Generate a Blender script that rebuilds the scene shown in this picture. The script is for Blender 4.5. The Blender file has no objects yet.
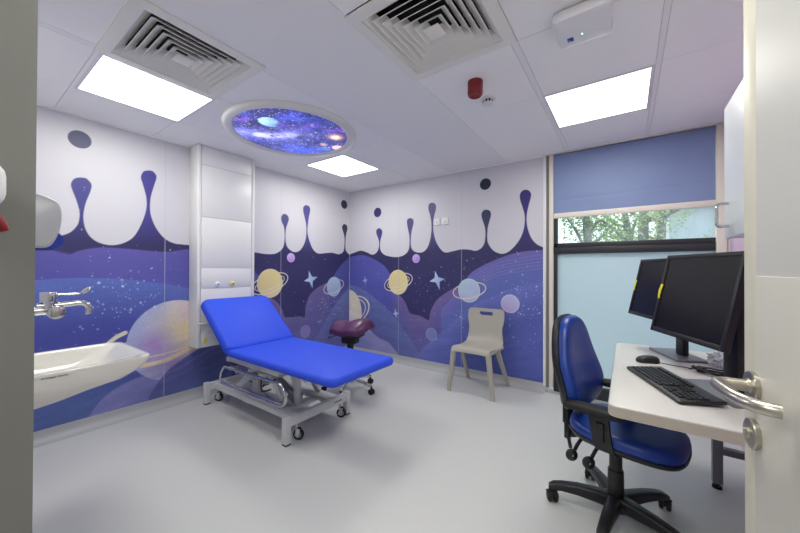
import bpy, bmesh, math, random
import numpy as np
from mathutils import Matrix, Vector, Euler, noise as mnoise
random.seed(7)
SC = bpy.context.scene
COL = SC.collection
PI = math.pi
H = 2.4          # ceiling height
XR = 4.07        # right wall
YD = -3.434       # wall with the doorway
# ------------------------------------------------------------------ helpers
def lin(c):
    c = np.asarray(c, float) / 255.0
    return np.where(c <= 0.04045, c / 12.92, ((c + 0.055) / 1.055) ** 2.4)
def rgba(c):
    l = lin(c); return (float(l[0]), float(l[1]), float(l[2]), 1.0)

def mat(name, col, rough=0.5, metal=0.0, spec=0.5, bump=0.0, bscale=60.0, var=0.0, vscale=8.0, emit=0.0, coat=0.0, vattr=None):
    m = bpy.data.materials.new(name); m.use_nodes = True
    nt = m.node_tree; b = nt.nodes['Principled BSDF']
    b.inputs['Base Color'].default_value = rgba(col)
    b.inputs['Roughness'].default_value = rough
    b.inputs['Metallic'].default_value = metal
    b.inputs['Specular IOR Level'].default_value = spec
    b.inputs['Coat Weight'].default_value = coat
    tc = nt.nodes.new('ShaderNodeTexCoord')
    src = None
    if vattr:
        a = nt.nodes.new('ShaderNodeAttribute'); a.attribute_name = vattr; src = a.outputs['Color']
    if var > 0:
        n = nt.nodes.new('ShaderNodeTexNoise'); n.inputs['Scale'].default_value = vscale; n.inputs['Detail'].default_value = 5
        nt.links.new(tc.outputs['Object'], n.inputs['Vector'])
        r = nt.nodes.new('ShaderNodeMapRange'); r.inputs['From Min'].default_value = .3; r.inputs['From Max'].default_value = .7
        r.inputs['To Min'].default_value = 1 - var; r.inputs['To Max'].default_value = 1 + var
        nt.links.new(n.outputs['Fac'], r.inputs['Value'])
        x = nt.nodes.new('ShaderNodeMix'); x.data_type = 'RGBA'; x.blend_type = 'MULTIPLY'; x.inputs['Factor'].default_value = 1
        if src: nt.links.new(src, x.inputs['A'])
        else: x.inputs['A'].default_value = rgba(col)
        nt.links.new(r.outputs['Result'], x.inputs['B']); src = x.outputs['Result']
    if src: nt.links.new(src, b.inputs['Base Color'])
    if bump > 0:
        n = nt.nodes.new('ShaderNodeTexNoise'); n.inputs['Scale'].default_value = bscale; n.inputs['Detail'].default_value = 4
        nt.links.new(tc.outputs['Object'], n.inputs['Vector'])
        u = nt.nodes.new('ShaderNodeBump'); u.inputs['Strength'].default_value = bump; u.inputs['Distance'].default_value = .002
        nt.links.new(n.outputs['Fac'], u.inputs['Height']); nt.links.new(u.outputs['Normal'], b.inputs['Normal'])
    if emit > 0:
        b.inputs['Emission Strength'].default_value = emit
        if src: nt.links.new(src, b.inputs['Emission Color'])
        else: b.inputs['Emission Color'].default_value = rgba(col)
    return m

def spline(pts, n=8, closed=False):
    P = [Vector(p) for p in pts]; out = []; N = len(P)
    for i in range(N if closed else N - 1):
        if closed: a, b, c, d = P[i - 1], P[i], P[(i + 1) % N], P[(i + 2) % N]
        else: a, b, c, d = P[max(i - 1, 0)], P[i], P[i + 1], P[min(i + 2, N - 1)]
        for k in range(n):
            t = k / n
            out.append(.5 * ((2 * b) + (c - a) * t + (2 * a - 5 * b + 4 * c - d) * t * t + (3 * b - a - 3 * c + d) * t ** 3))
    if not closed: out.append(P[-1])
    return out

def rrect(cx, cy, hw, hh, r, n=6):
    """rounded rectangle outline, counter-clockwise"""
    out = []
    for (sx, sy, a0) in ((1, 1, 0), (-1, 1, PI / 2), (-1, -1, PI), (1, -1, 1.5 * PI)):
        for k in range(n + 1):
            a = a0 + PI / 2 * k / n
            out.append((cx + sx * (hw - r) + r * math.cos(a), cy + sy * (hh - r) + r * math.sin(a)))
    return out

class MB:
    def __init__(s): s.bm = bmesh.new()
    def _done(s, vs, M=None, mi=0):
        if M is not None: bmesh.ops.transform(s.bm, matrix=M, verts=vs)
        if mi:
            for f in {f for v in vs for f in v.link_faces}: f.material_index = mi
        return s
    def box(s, c, d, rot=None, bev=0.0, seg=2, mi=0):
        r = bmesh.ops.create_cube(s.bm, size=1.0); vs = r['verts']
        bmesh.ops.scale(s.bm, vec=d, verts=vs)
        if bev > 0:
            es = list({e for v in vs for e in v.link_edges})
            rb = bmesh.ops.bevel(s.bm, geom=es, offset=min(bev, min(d) * .49), segments=seg, affect='EDGES', profile=.5)
            vs = list({v for f in rb['faces'] for v in f.verts} | {v for v in vs if v.is_valid})
            seen = set(vs); st = list(vs)
            while st:
                v = st.pop()
                for e in v.link_edges:
                    o = e.other_vert(v)
                    if o not in seen: seen.add(o); st.append(o)
            vs = list(seen)
        M = Matrix.Translation(c)
        if rot is not None: M = M @ (rot.to_4x4() if isinstance(rot, Matrix) else Euler(rot).to_matrix().to_4x4())
        return s._done(vs, M, mi)
    def bx(s, lo, hi, bev=0.0, seg=2, mi=0):
        return s.box([(a + b) / 2 for a, b in zip(lo, hi)], [abs(b - a) for a, b in zip(lo, hi)], None, bev, seg, mi)
    def loft(s, rings, capa=True, capb=True, mi=0, closed=True):
        R = [[s.bm.verts.new(p) for p in r] for r in rings]; n = len(R[0]); fs = []
        for a, b in zip(R, R[1:]):
            for i in range(n if closed else n - 1):
                j = (i + 1) % n
                try: fs.append(s.bm.faces.new((a[i], a[j], b[j], b[i])))
                except ValueError: pass
        if capa: fs.append(s.bm.faces.new(R[0][::-1]))
        if capb: fs.append(s.bm.faces.new(R[-1]))
        for f in fs: f.material_index = mi
        return s
    def tube(s, pts, r, n=12, closed=False, mi=0, cap=True, flat=None):
        P = [Vector(p) for p in pts]; N = len(P); rings = []
        rs = r if isinstance(r, (list, tuple)) else [r] * N
        up = None
        for i in range(N):
            if closed: t = P[(i + 1) % N] - P[i - 1]
            else: t = P[min(i + 1, N - 1)] - P[max(i - 1, 0)]
            t.normalize()
            if up is None:
                up = Vector((0, 0, 1)) if abs(t.z) < .9 else Vector((1, 0, 0))
            x = up - t * up.dot(t); x.normalize(); y = t.cross(x); up = x
            fy = flat if flat else 1.0
            rings.append([P[i] + (x * math.cos(a) + y * math.sin(a) * fy) * rs[i] for a in [2 * PI * k / n for k in range(n)]])
        if closed: rings.append(rings[0])
        if closed:
            R = [[s.bm.verts.new(p) for p in q] for q in rings[:-1]]
            for i in range(len(R)):
                a, b = R[i], R[(i + 1) % len(R)]
                for k in range(n):
                    f = s.bm.faces.new((a[k], a[(k + 1) % n], b[(k + 1) % n], b[k])); f.material_index = mi
            return s
        return s.loft(rings, cap, cap, mi)
    def cyl(s, p0, p1, r, r1=None, n=24, mi=0, bev=0.0):
        r1 = r if r1 is None else r1
        p0, p1 = Vector(p0), Vector(p1); d = (p1 - p0).normalized()
        if bev > 0: return s.tube([p0, p0, p0 + d * bev, p1 - d * bev, p1], [r - bev, r - bev, r, r1, r1 - bev], n, mi=mi) if False else s._c4(p0, p1, d, r, r1, bev, n, mi)
        return s._c4(p0, p1, d, r, r1, 0, n, mi)
    def _c4(s, p0, p1, d, r, r1, bev, n, mi):
        up = Vector((0, 0, 1)) if abs(d.z) < .9 else Vector((1, 0, 0))
        x = (up - d * up.dot(d)).normalized(); y = d.cross(x)
        prof = [(0, r), (1, r1)] if bev == 0 else None
        L = (p1 - p0).length
        st = [(0, r), (L, r1)] if bev == 0 else [(0, r - bev), (bev * .3, r - bev * .3), (bev, r), (L - bev, r1), (L - bev * .3, r1 - bev * .3), (L, r1 - bev)]
        rings = [[p0 + d * h + (x * math.cos(a) + y * math.sin(a)) * q for a in [2 * PI * k / n for k in range(n)]] for h, q in st]
        return s.loft(rings, True, True, mi)
    def lathe(s, prof, c=(0, 0, 0), n=32, M=None, mi=0, cap=True):
        rings = [[Vector((r * math.cos(a), r * math.sin(a), z)) for a in [2 * PI * k / n for k in range(n)]] for r, z in prof]
        T = Matrix.Translation(c) @ (M if M is not None else Matrix())
        rings = [[T @ p for p in q] for q in rings]
        return s.loft(rings, cap, cap, mi)
    def prism(s, outline, d, M=None, bev=0.0, mi=0, inset=None):
        """outline in xy extruded along +z by d"""
        pts = [Vector((x, y, 0)) for x, y in outline]
        if bev > 0:
            c = sum(pts, Vector()) / len(pts)
            def ins(k, z):
                out = []
                n = len(pts)
                for i in range(n):
                    a, b, e = pts[i - 1], pts[i], pts[(i + 1) % n]
                    t = (e - a); t.normalize(); nn = Vector((-t.y, t.x, 0))
                    p = b + nn * k; out.append(Vector((p.x, p.y, z)))
                return out
            rings = [ins(bev, 0), ins(bev * .3, bev * .3), ins(0, bev), ins(0, d - bev), ins(bev * .3, d - bev * .3), ins(bev, d)]
        else:
            rings = [[Vector((p.x, p.y, z)) for p in pts] for z in (0, d)]
        if M is not None: rings = [[M @ p for p in r] for r in rings]
        return s.loft(rings, True, True, mi)
    def ball(s, c, r, sc=(1, 1, 1), M=None, n=20, mi=0):
        q = bmesh.ops.create_uvsphere(s.bm, u_segments=n, v_segments=max(8, n // 2), radius=r)
        T = Matrix.Translation(c) @ (M if M is not None else Matrix()) @ Matrix.Diagonal((*sc, 1))
        return s._done(q['verts'], T, mi)
    def surf(s, fn, nu, nv, mi=0, cu=False):
        V = [[s.bm.verts.new(fn(i / (nu if cu else nu - 1), j / (nv - 1))) for i in range(nu)] for j in range(nv)]
        for j in range(nv - 1):
            for i in range(nu if cu else nu - 1):
                k = (i + 1) % nu
                f = s.bm.faces.new((V[j][i], V[j][k], V[j + 1][k], V[j + 1][i])); f.material_index = mi
        return s
    def xf(s, M): bmesh.ops.transform(s.bm, matrix=M, verts=s.bm.verts[:]); return s

WM = {}    # world matrices of the things
def finish(name, mb, mats, root=None, loc=None, world=True, sharp=35, parent=None, recalc=True):
    """link the builder's geometry as ONE mesh object. root: the thing; parent: a part of it (then this is a sub-part)."""
    bm = mb.bm
    if recalc: bmesh.ops.recalc_face_normals(bm, faces=bm.faces[:])
    me = bpy.data.meshes.new(name)
    if root is not None:
        if world: bmesh.ops.transform(bm, matrix=WM[root.name].inverted(), verts=bm.verts[:])
    elif loc is not None:
        bmesh.ops.transform(bm, matrix=Matrix.Translation(-Vector(loc)), verts=bm.verts[:])
    bm.to_mesh(me); bm.free()
    for m in (mats if isinstance(mats, (list, tuple)) else [mats]): me.materials.append(m)
    me.shade_smooth(); me.set_sharp_from_angle(angle=math.radians(sharp))
    o = bpy.data.objects.new(name, me); COL.objects.link(o)
    if root is not None: o.parent = parent if parent is not None else root
    elif loc is not None: o.location = loc
    return o
def tag(o, label=None, cat=None, group=None, kind=None):
    if label: o['label'] = label
    if cat: o['category'] = cat
    if group: o['group'] = group
    if kind: o['kind'] = kind
    return o
def thing(name, label, cat, loc=(0, 0, 0), rz=0.0, group=None):
    o = bpy.data.objects.new(name, None); COL.objects.link(o)
    o.empty_display_size = .05
    o.location = loc; o.rotation_euler = (0, 0, rz)
    WM[o.name] = Matrix.Translation(loc) @ Matrix.Rotation(rz, 4, 'Z')
    return tag(o, label, cat, group)
def dup(root, loc, rz=0.0, label=None):
    r = root.copy(); COL.objects.link(r); r.location = loc; r.rotation_euler = (0, 0, rz)
    if label: r['label'] = label
    for ch in list(root.children):
        c = ch.copy(); COL.objects.link(c); c.parent = r
        for g in list(ch.children):
            d = g.copy(); COL.objects.link(d); d.parent = c
    return r
def structure(name, mb, mats, sharp=35, parent=None):
    o = finish(name, mb, mats, sharp=sharp)
    if parent is not None: o.parent = parent
    else: o['kind'] = 'structure'
    return o

# ------------------------------------------------------------------ materials
M_white = mat('white_metal_paint', (226, 227, 230), .45, bump=.03)
M_ceil = mat('ceiling_tile_paint', (246, 246, 245), .7, bump=.08, bscale=300)
M_gap = mat('ceiling_shadow_gap', (96, 96, 100), .9)
M_bandc = mat('ceiling_band_paint', (240, 240, 240), .7, bump=.05)
M_acw = mat('diffuser_paint', (234, 233, 226), .5)
M_black = mat('duct_black', (26, 26, 27), .8)
M_floor = mat('vinyl_floor', (200, 201, 200), .42, var=.05, vscale=420, bump=.04, bscale=500, spec=.4)
M_cove = mat('vinyl_cove', (172, 174, 178), .45, var=.03, vscale=300)
M_mural = mat('mural_print', (128, 128, 160), .42, spec=.35, var=.05, vscale=260, vattr='mural')
M_plain = mat('plaster', (205, 204, 210), .7)
M_jamb = mat('grey_jamb_paint', (120, 120, 116), .5, bump=.03)
M_pink = mat('pink_wall_print', (212, 182, 208), .5, var=.06, vscale=3)
M_panelw = mat('service_panel_white', (224, 224, 224), .35, bump=.02)
M_joint = mat('panel_joint', (176, 176, 178), .6)
M_led = mat('light_diffuser', (255, 254, 247), .5, emit=4.8)
M_ring = mat('sky_panel_rim', (226, 226, 222), .4)
M_galaxy = mat('backlit_galaxy_print', (60, 70, 200), .3, vattr='mural', emit=1.15)
M_red = mat('red_sounder_plastic', (126, 22, 25), .35)
M_wplastic = mat('white_plastic', (228, 228, 230), .35)
M_gplastic = mat('grey_dispenser_plastic', (186, 187, 190), .3)
M_blueled = mat('status_led', (190, 255, 220), .3, emit=3.0)
M_blue_st = mat('blue_sticker', (58, 84, 190), .5)
M_darkgrey = mat('dark_grey_print', (60, 60, 62), .6)
M_ceramic = mat('basin_ceramic', (222, 220, 212), .12, spec=.6, coat=.4)
M_chrome = mat('chrome', (205, 206, 208), .12, metal=1.0)
M_brush = mat('brushed_steel', (190, 184, 172), .28, metal=1.0, bump=.05, bscale=200)
M_bluevin = mat('royal_blue_vinyl', (48, 82, 224), .55, bump=.12, bscale=700, spec=.28)
M_navyvin = mat('navy_blue_vinyl', (20, 56, 140), .34, bump=.08, bscale=700, spec=.5)
M_purple = mat('purple_vinyl', (84, 44, 86), .35, bump=.06, bscale=600)
M_lgrey = mat('light_grey_powder', (206, 207, 210), .4)
M_mgrey = mat('mid_grey_metal', (146, 147, 152), .45)
M_dgrey = mat('dark_grey_metal', (118, 119, 127), .32)
M_key = mat('black_keycap', (34, 34, 37), .38)
M_bplastic = mat('black_plastic', (24, 24, 26), .42, bump=.04, bscale=400)
M_blacksoft = mat('black_rubber', (18, 18, 19), .7)
M_screen = mat('dark_screen', (9, 9, 12), .25, spec=.35)
M_chairgrey = mat('warm_grey_polypropylene', (170, 167, 158), .5, bump=.08, bscale=500)
M_desk = mat('desk_laminate', (204, 202, 198), .4, var=.01, vscale=60)
M_deskedge = mat('desk_edge', (180, 172, 160), .5)
M_yellow = mat('yellow_tape', (232, 222, 40), .5)
M_yellowp = mat('yellow_plastic', (222, 214, 120), .4)
M_door = mat('door_laminate', (196, 195, 190), .4, bump=.03, bscale=120)
M_doorlip = mat('door_lipping', (198, 194, 178), .5, var=.03, vscale=30)
M_doorkick = mat('door_protection_sheet', (190, 187, 177), .5, bump=.1, bscale=300)
M_cream = mat('cream_window_trim', (220, 214, 203), .45)
M_alu = mat('black_window_frame', (40, 42, 48), .45)
M_blind = mat('blue_blind_fabric', (124, 140, 180), .5, var=.03, vscale=4, spec=.3)
M_cab = mat('cabinet_white', (218, 220, 224), .35)
M_bark = mat('bark', (120, 122, 120), .9, var=.2, vscale=20)
M_leaf = mat('leaf_green', (182, 200, 134), .7, var=.25, vscale=6)
M_leafd = mat('leaf_dark_green', (150, 180, 120), .7, var=.25, vscale=6)
M_facade = mat('pale_facade', (196, 206, 212), .8, var=.06, vscale=3)
M_post = mat('white_post', (236, 238, 240), .6)
M_pinkroof = mat('pinkish_eaves', (222, 190, 205), .7)
M_ground = mat('pale_paving', (186, 188, 184), .9, var=.08, vscale=5)

def glass_mat(name, tint, refl):
    m = bpy.data.materials.new(name); m.use_nodes = True; nt = m.node_tree
    nt.nodes.remove(nt.nodes['Principled BSDF']); out = nt.nodes['Material Output']
    t = nt.nodes.new('ShaderNodeBsdfTransparent'); t.inputs['Color'].default_value = rgba(tint)
    g = nt.nodes.new('ShaderNodeBsdfGlossy'); g.inputs['Roughness'].default_value = .02
    x = nt.nodes.new('ShaderNodeMixShader'); x.inputs[0].default_value = refl
    nt.links.new(t.outputs[0], x.inputs[1]); nt.links.new(g.outputs[0], x.inputs[2]); nt.links.new(x.outputs[0], out.inputs['Surface'])
    return m
M_glass = glass_mat('window_glass', (235, 242, 242), .12)
def frosted():
    m = bpy.data.materials.new('frosted_film'); m.use_nodes = True; nt = m.node_tree
    nt.nodes.remove(nt.nodes['Principled BSDF']); out = nt.nodes['Material Output']
    tc = nt.nodes.new('ShaderNodeTexCoord')
    n = nt.nodes.new('ShaderNodeTexNoise'); n.inputs['Scale'].default_value = 160; n.inputs['Detail'].default_value = 3
    nt.links.new(tc.outputs['Object'], n.inputs['Vector'])
    cr = nt.nodes.new('ShaderNodeValToRGB'); cr.color_ramp.elements[0].color = rgba((196, 212, 216)); cr.color_ramp.elements[1].color = rgba((222, 234, 238))
    nt.links.new(n.outputs['Fac'], cr.inputs['Fac'])
    t = nt.nodes.new('ShaderNodeBsdfTranslucent'); d = nt.nodes.new('ShaderNodeBsdfDiffuse'); g = nt.nodes.new('ShaderNodeBsdfGlossy'); g.inputs['Roughness'].default_value = .25
    nt.links.new(cr.outputs[0], t.inputs['Color']); nt.links.new(cr.outputs[0], d.inputs['Color'])
    x = nt.nodes.new('ShaderNodeMixShader'); x.inputs[0].default_value = .45
    nt.links.new(t.outputs[0], x.inputs[1]); nt.links.new(d.outputs[0], x.inputs[2])
    y = nt.nodes.new('ShaderNodeMixShader'); y.inputs[0].default_value = .05
    nt.links.new(x.outputs[0], y.inputs[1]); nt.links.new(g.outputs[0], y.inputs[2]); nt.links.new(y.outputs[0], out.inputs['Surface'])
    return m
M_frost = frosted()
def plasticbag():
    m = mat('clear_crumpled_film', (215, 215, 222), .2); b = m.node_tree.nodes['Principled BSDF']
    b.inputs['Transmission Weight'].default_value = .55; b.inputs['IOR'].default_value = 1.2
    return m
M_bag = plasticbag()
# ------------------------------------------------------------------ the printed mural, painted point by point on the wall sheets
rng = np.random.default_rng(5)
def vnoise(x, y, seed=0):
    r = np.random.default_rng(seed).random((64, 64))
    xi, yi = np.floor(x).astype(int), np.floor(y).astype(int)
    fx, fy = x - xi, y - yi; fx = fx * fx * (3 - 2 * fx); fy = fy * fy * (3 - 2 * fy)
    g = lambda a, b: r[a % 64, b % 64]
    return (g(xi, yi) * (1 - fx) + g(xi + 1, yi) * fx) * (1 - fy) + (g(xi, yi + 1) * (1 - fx) + g(xi + 1, yi + 1) * fx) * fy
def fbm(x, y, seed=0):
    return sum(vnoise(x * 2 ** k, y * 2 ** k, seed + k) / 2 ** k for k in range(4)) / 1.875
STEP = .004
class Print:
    def __init__(s, s0, s1, z0, z1):
        s.ns = int(round((s1 - s0) / STEP)) + 1; s.nz = int(round((z1 - z0) / STEP)) + 1
        s.s0, s.s1, s.z0, s.z1 = s0, s1, z0, z1
        s.S, s.Z = np.meshgrid(np.linspace(s0, s1, s.ns), np.linspace(z0, z1, s.nz))
        s.img = np.zeros((s.nz, s.ns, 3))
    def over(s, col, a):
        c = lin(col) if not (isinstance(col, np.ndarray) and col.ndim == 3) else col
        s.img += (c - s.img) * np.clip(a, 0, 1)[..., None]
    def cov(s, d, aa=.005): return np.clip(.5 - d / aa, 0, 1)
    def blend(s, c0, c1, t):
        t = np.clip(t, 0, 1)[..., None]; return lin(c0) * (1 - t) + lin(c1) * t
    def curve(s, pts):
        P = spline([(a, b, 0) for a, b in pts], 10)
        xs = np.array([p.x for p in P]); zs = np.array([p.y for p in P])
        return np.interp(s.S, xs, zs, left=-9, right=-9)
    def hill(s, pts, ctop, cbot, depth, lo=-99, hi=99, edge=.006, alpha=1.0, fade=0.0):
        zc = s.curve(pts); d = s.Z - zc
        m = np.clip(.5 - d / edge, 0, 1) * (s.S >= lo) * (s.S <= hi) * alpha
        if fade: m = m * np.clip((s.S - lo) / fade, 0, 1)
        s.over(s.blend(ctop, cbot, -d / depth), m); return zc
    def ell(s, c, rs, rz, rot=0.0):
        x, y = s.S - c[0], s.Z - c[1]; ca, sa = math.cos(rot), math.sin(rot)
        x, y = x * ca + y * sa, -x * sa + y * ca
        r = np.sqrt((x / rs) ** 2 + (y / rz) ** 2)
        return (r - 1) * min(rs, rz), x / rs, y / rz
    def poly(s, pts):
        P = np.array(pts); N = len(P); D = np.full(s.S.shape, 9.0); ins = np.zeros(s.S.shape, bool)
        x0, x1, y0, y1 = P[:, 0].min() - .02, P[:, 0].max() + .02, P[:, 1].min() - .02, P[:, 1].max() + .02
        i0, i1 = np.searchsorted(s.S[0], [x0, x1]); j0, j1 = np.searchsorted(s.Z[:, 0], [y0, y1])
        X, Y = s.S[j0:j1, i0:i1], s.Z[j0:j1, i0:i1]; d = np.full(X.shape, 9.0); n = np.zeros(X.shape, bool)
        for k in range(N):
            a, b = P[k - 1], P[k]; e = b - a; l2 = e @ e
            if l2 < 1e-12: continue
            t = np.clip(((X - a[0]) * e[0] + (Y - a[1]) * e[1]) / l2, 0, 1)
            d = np.minimum(d, (X - a[0] - t * e[0]) ** 2 + (Y - a[1] - t * e[1]) ** 2)
            if a[1] != b[1]:
                n ^= ((a[1] > Y) != (b[1] > Y)) & (X < e[0] * (Y - a[1]) / e[1] + a[0])
        D[j0:j1, i0:i1] = np.where(n, -np.sqrt(d), np.sqrt(d)); return D
    def dot(s, x, z, r, col=(225, 232, 255), a=1.0):
        i0, i1 = np.searchsorted(s.S[0], [x - 2 * r - .01, x + 2 * r + .01]); j0, j1 = np.searchsorted(s.Z[:, 0], [z - 2 * r - .01, z + 2 * r + .01])
        if i1 <= i0 or j1 <= j0: return
        d = np.hypot(s.S[j0:j1, i0:i1] - x, s.Z[j0:j1, i0:i1] - z)
        al = np.clip(1.2 - d / r, 0, 1)[..., None] * a
        v = s.img[j0:j1, i0:i1]; v += (lin(col) - v) * al
    def specks(s, n, x0, x1, z0, z1, r0=.0025, r1=.006, ok=None, a=.8):
        for _ in range(n):
            x, z = rng.uniform(x0, x1), rng.uniform(z0, z1)
            if ok and not ok(x, z): continue
            s.dot(x, z, rng.uniform(r0, r1) if rng.random() < .85 else r1 * 1.5, a=a * rng.uniform(.4, 1))
    def line(s, pts, w, col, a=1.0):
        P = spline([(q[0], q[1], 0) for q in pts], 8)
        for p, q in zip(P, P[1:]):
            L = max(1, int((q - p).length / .003))
            for k in range(L): s.dot(*(p.lerp(q, k / L).xy), w if not callable(w) else w(p.x), col, a)
    def ring(s, c, rs, rz, rot, w, col, hide=None):
        """a planet's ring: an ellipse stroke, its far half hidden behind the disc"""
        d, x, y = s.ell(c, rs, rz, rot)
        g = np.abs(np.hypot(x, y) - 1) / np.maximum(1e-4, np.hypot(x / rs, y / rz) / np.maximum(np.hypot(x, y), 1e-4))
        m = np.clip(1.3 - g / w, 0, 1)
        if hide is not None: m = m * np.where((y > 0) & (hide < 0), 0, 1)
        s.over(col, m)
    def planet(s, c, rs, rz, c0, c1, rim, ringc=None, rot=.3, rr=1.62, double=False):
        d, x, y = s.ell(c, rs, rz)
        if ringc:
            gd, _, _ = s.ell(c, rs * rr * 1.05, rz * rr * .42, rot)
            gi, _, _ = s.ell(c, rs * rr * .8, rz * rr * .26, rot)
            if double: s.over((44, 44, 96), s.cov(gd) * (1 - s.cov(gi)) * .9)
        n = fbm(s.S * 9 + 3, s.Z * 14 + s.S * 5, 11)
        s.over(s.blend(c0, c1, .5 - y * .45 + (n - .5) * .9), s.cov(d))
        s.over(rim, s.cov(np.abs(d + .004) - .0035, .006) * .8)
        if ringc:
            s.ring(c, rs * rr * 1.05, rz * rr * .44, rot, .0065, ringc, d)
            if double: s.ring(c, rs * rr * .84, rz * rr * .27, rot, .005, ringc, d)
    def star4(s, c, up, rt, dn, lf, col0=(196, 218, 240), col1=(140, 168, 220)):
        k = .27; cx, cz = c
        tips = [up, rt, dn, lf]; pts = []
        for i in range(4):
            a, b = tips[i], tips[(i + 1) % 4]
            pts.append(a); pts.append((cx + ((a[0] - cx) + (b[0] - cx)) * .235, cz + ((a[1] - cz) + (b[1] - cz)) * .235))
        d = s.poly(pts); s.over(s.blend(col0, col1, (s.S - cx) * 4 + .5), s.cov(d))
    def texture(s):
        st = fbm(s.S * 2.2 + 7 + s.Z * 1.3, s.Z * 26 + 5 * np.sin(s.S * 1.4), 31)
        low = np.clip((1.35 - s.Z) / .2, 0, 1)
        s.img *= (1 + (st - .5) * .32 * low * np.clip((.95 - s.Z) / .5, .25, 1))[..., None]
        g = s.img @ np.array([.2126, .7152, .0722]); s.img += (g[..., None] - s.img) * .25; s.img *= (1 + .12 * low)[..., None]
        gr = np.random.default_rng(9).random(s.S.shape); s.img *= (1 + (gr - .5) * .26 * low)[..., None]
        cl = fbm(s.S * 4, s.Z * 4, 57); s.img *= (1 + (cl - .5) * .22 * low)[..., None]
    def sheet(s, axis):
        n = s.ns * s.nz; co = np.zeros((n, 3))
        S_, Z_ = s.S.ravel(), s.Z.ravel()
        co[:, 2] = Z_
        if axis == 'x': co[:, 1] = S_
        else: co[:, 0] = S_
        i = np.arange(n).reshape(s.nz, s.ns)
        q = np.stack([i[:-1, :-1], i[:-1, 1:], i[1:, 1:], i[1:, :-1]], -1).reshape(-1, 4)
        return co, q
def sheet_object(name, co, q, colors, extra, mats, smooth=False):
    """one mesh: the printed sheet plus the plain boxes of the wall behind it (second material)"""
    ev, ef = [], []
    for lo, hi in extra:
        b = len(ev) + len(co)
        ev += [(x, y, z) for z in (lo[2], hi[2]) for y in (lo[1], hi[1]) for x in (lo[0], hi[0])]
        ef += [[b + k for k in f] for f in ((0, 2, 3, 1), (4, 5, 7, 6), (0, 1, 5, 4), (2, 6, 7, 3), (0, 4, 6, 2), (1, 3, 7, 5))]
    V = np.concatenate([co, np.array(ev).reshape(-1, 3)]) if ev else co
    F = np.concatenate([q, np.array(ef).reshape(-1, 4)]).astype(np.int32) if ef else q.astype(np.int32)
    me = bpy.data.meshes.new(name)
    me.vertices.add(len(V)); me.vertices.foreach_set('co', V.astype(np.float32).ravel())
    me.loops.add(F.size); me.loops.foreach_set('vertex_index', F.ravel())
    me.polygons.add(len(F)); me.polygons.foreach_set('loop_start', np.arange(0, F.size, 4, dtype=np.int32))
    mi = np.zeros(len(F), np.int32); mi[len(q):] = 1; me.polygons.foreach_set('material_index', mi)
    for m in mats: me.materials.append(m)
    me.update(calc_edges=True)
    ca = me.color_attributes.new('mural', 'FLOAT_COLOR', 'POINT')
    C = np.ones((len(V), 4), np.float32); C[:len(co), :3] = np.clip(colors, 0, None); ca.data.foreach_set('color', C.ravel())
    o = bpy.data.objects.new(name, me); COL.objects.link(o); return o

UP = (206, 205, 213)
SPL_L=[(-3.026,1.478),(-2.973,1.51),(-2.934,1.57),(-2.923,1.636),(-2.926,1.687),(-2.939,1.749),(-2.961,1.822),(-2.971,1.866),(-2.962,1.903),(-2.945,1.923),(-2.922,1.933),(-2.901,1.935),(-2.884,1.931),(-2.859,1.894),(-2.864,1.841),(-2.887,1.758),(-2.899,1.691),(-2.903,1.626),(-2.891,1.549),(-2.862,1.486),(-2.813,1.445),(-2.741,1.428),(-2.667,1.447),(-2.6,1.499),(-2.555,1.584),(-2.52,1.69),(-2.504,1.78),(-2.509,1.867),(-2.532,1.965),(-2.546,2.02),(-2.535,2.066),(-2.518,2.084),(-2.494,2.094),(-2.472,2.097),(-2.455,2.089),(-2.435,2.052),(-2.454,1.967),(-2.475,1.873),(-2.482,1.784),(-2.472,1.697),(-2.434,1.597),(-2.37,1.512),(-2.29,1.472),(-2.172,1.463),(-1.527,1.424),(-1.414,1.412),(-1.311,1.41),(-1.229,1.427),(-1.158,1.478),(-1.131,1.542),(-1.123,1.642),(-1.132,1.743),(-1.161,1.802),(-1.176,1.85),(-1.156,1.891),(-1.125,1.907),(-1.084,1.894),(-1.065,1.851),(-1.083,1.794),(-1.104,1.733),(-1.111,1.643),(-1.104,1.556),(-1.073,1.495),(-0.997,1.452),(-0.919,1.461),(-0.856,1.52),(-0.814,1.603),(-0.798,1.698),(-0.802,1.818),(-0.827,1.909),(-0.849,1.986),(-0.843,2.04),(-0.804,2.067),(-0.75,2.055),(-0.74,2.002),(-0.759,1.918),(-0.776,1.807),(-0.779,1.712),(-0.747,1.607),(-0.689,1.503),(-0.602,1.448),(-0.455,1.459),(-0.34,1.467),(-0.219,1.451),(-0.137,1.484),(-0.109,1.547),(-0.101,1.669),(-0.118,1.753),(-0.152,1.832),(-0.144,1.877),(-0.103,1.901),(-0.055,1.881),(-0.046,1.827),(-0.075,1.738),(-0.083,1.639),(-0.082,1.534),(-0.052,1.488),(-0.001,1.454)]
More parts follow.
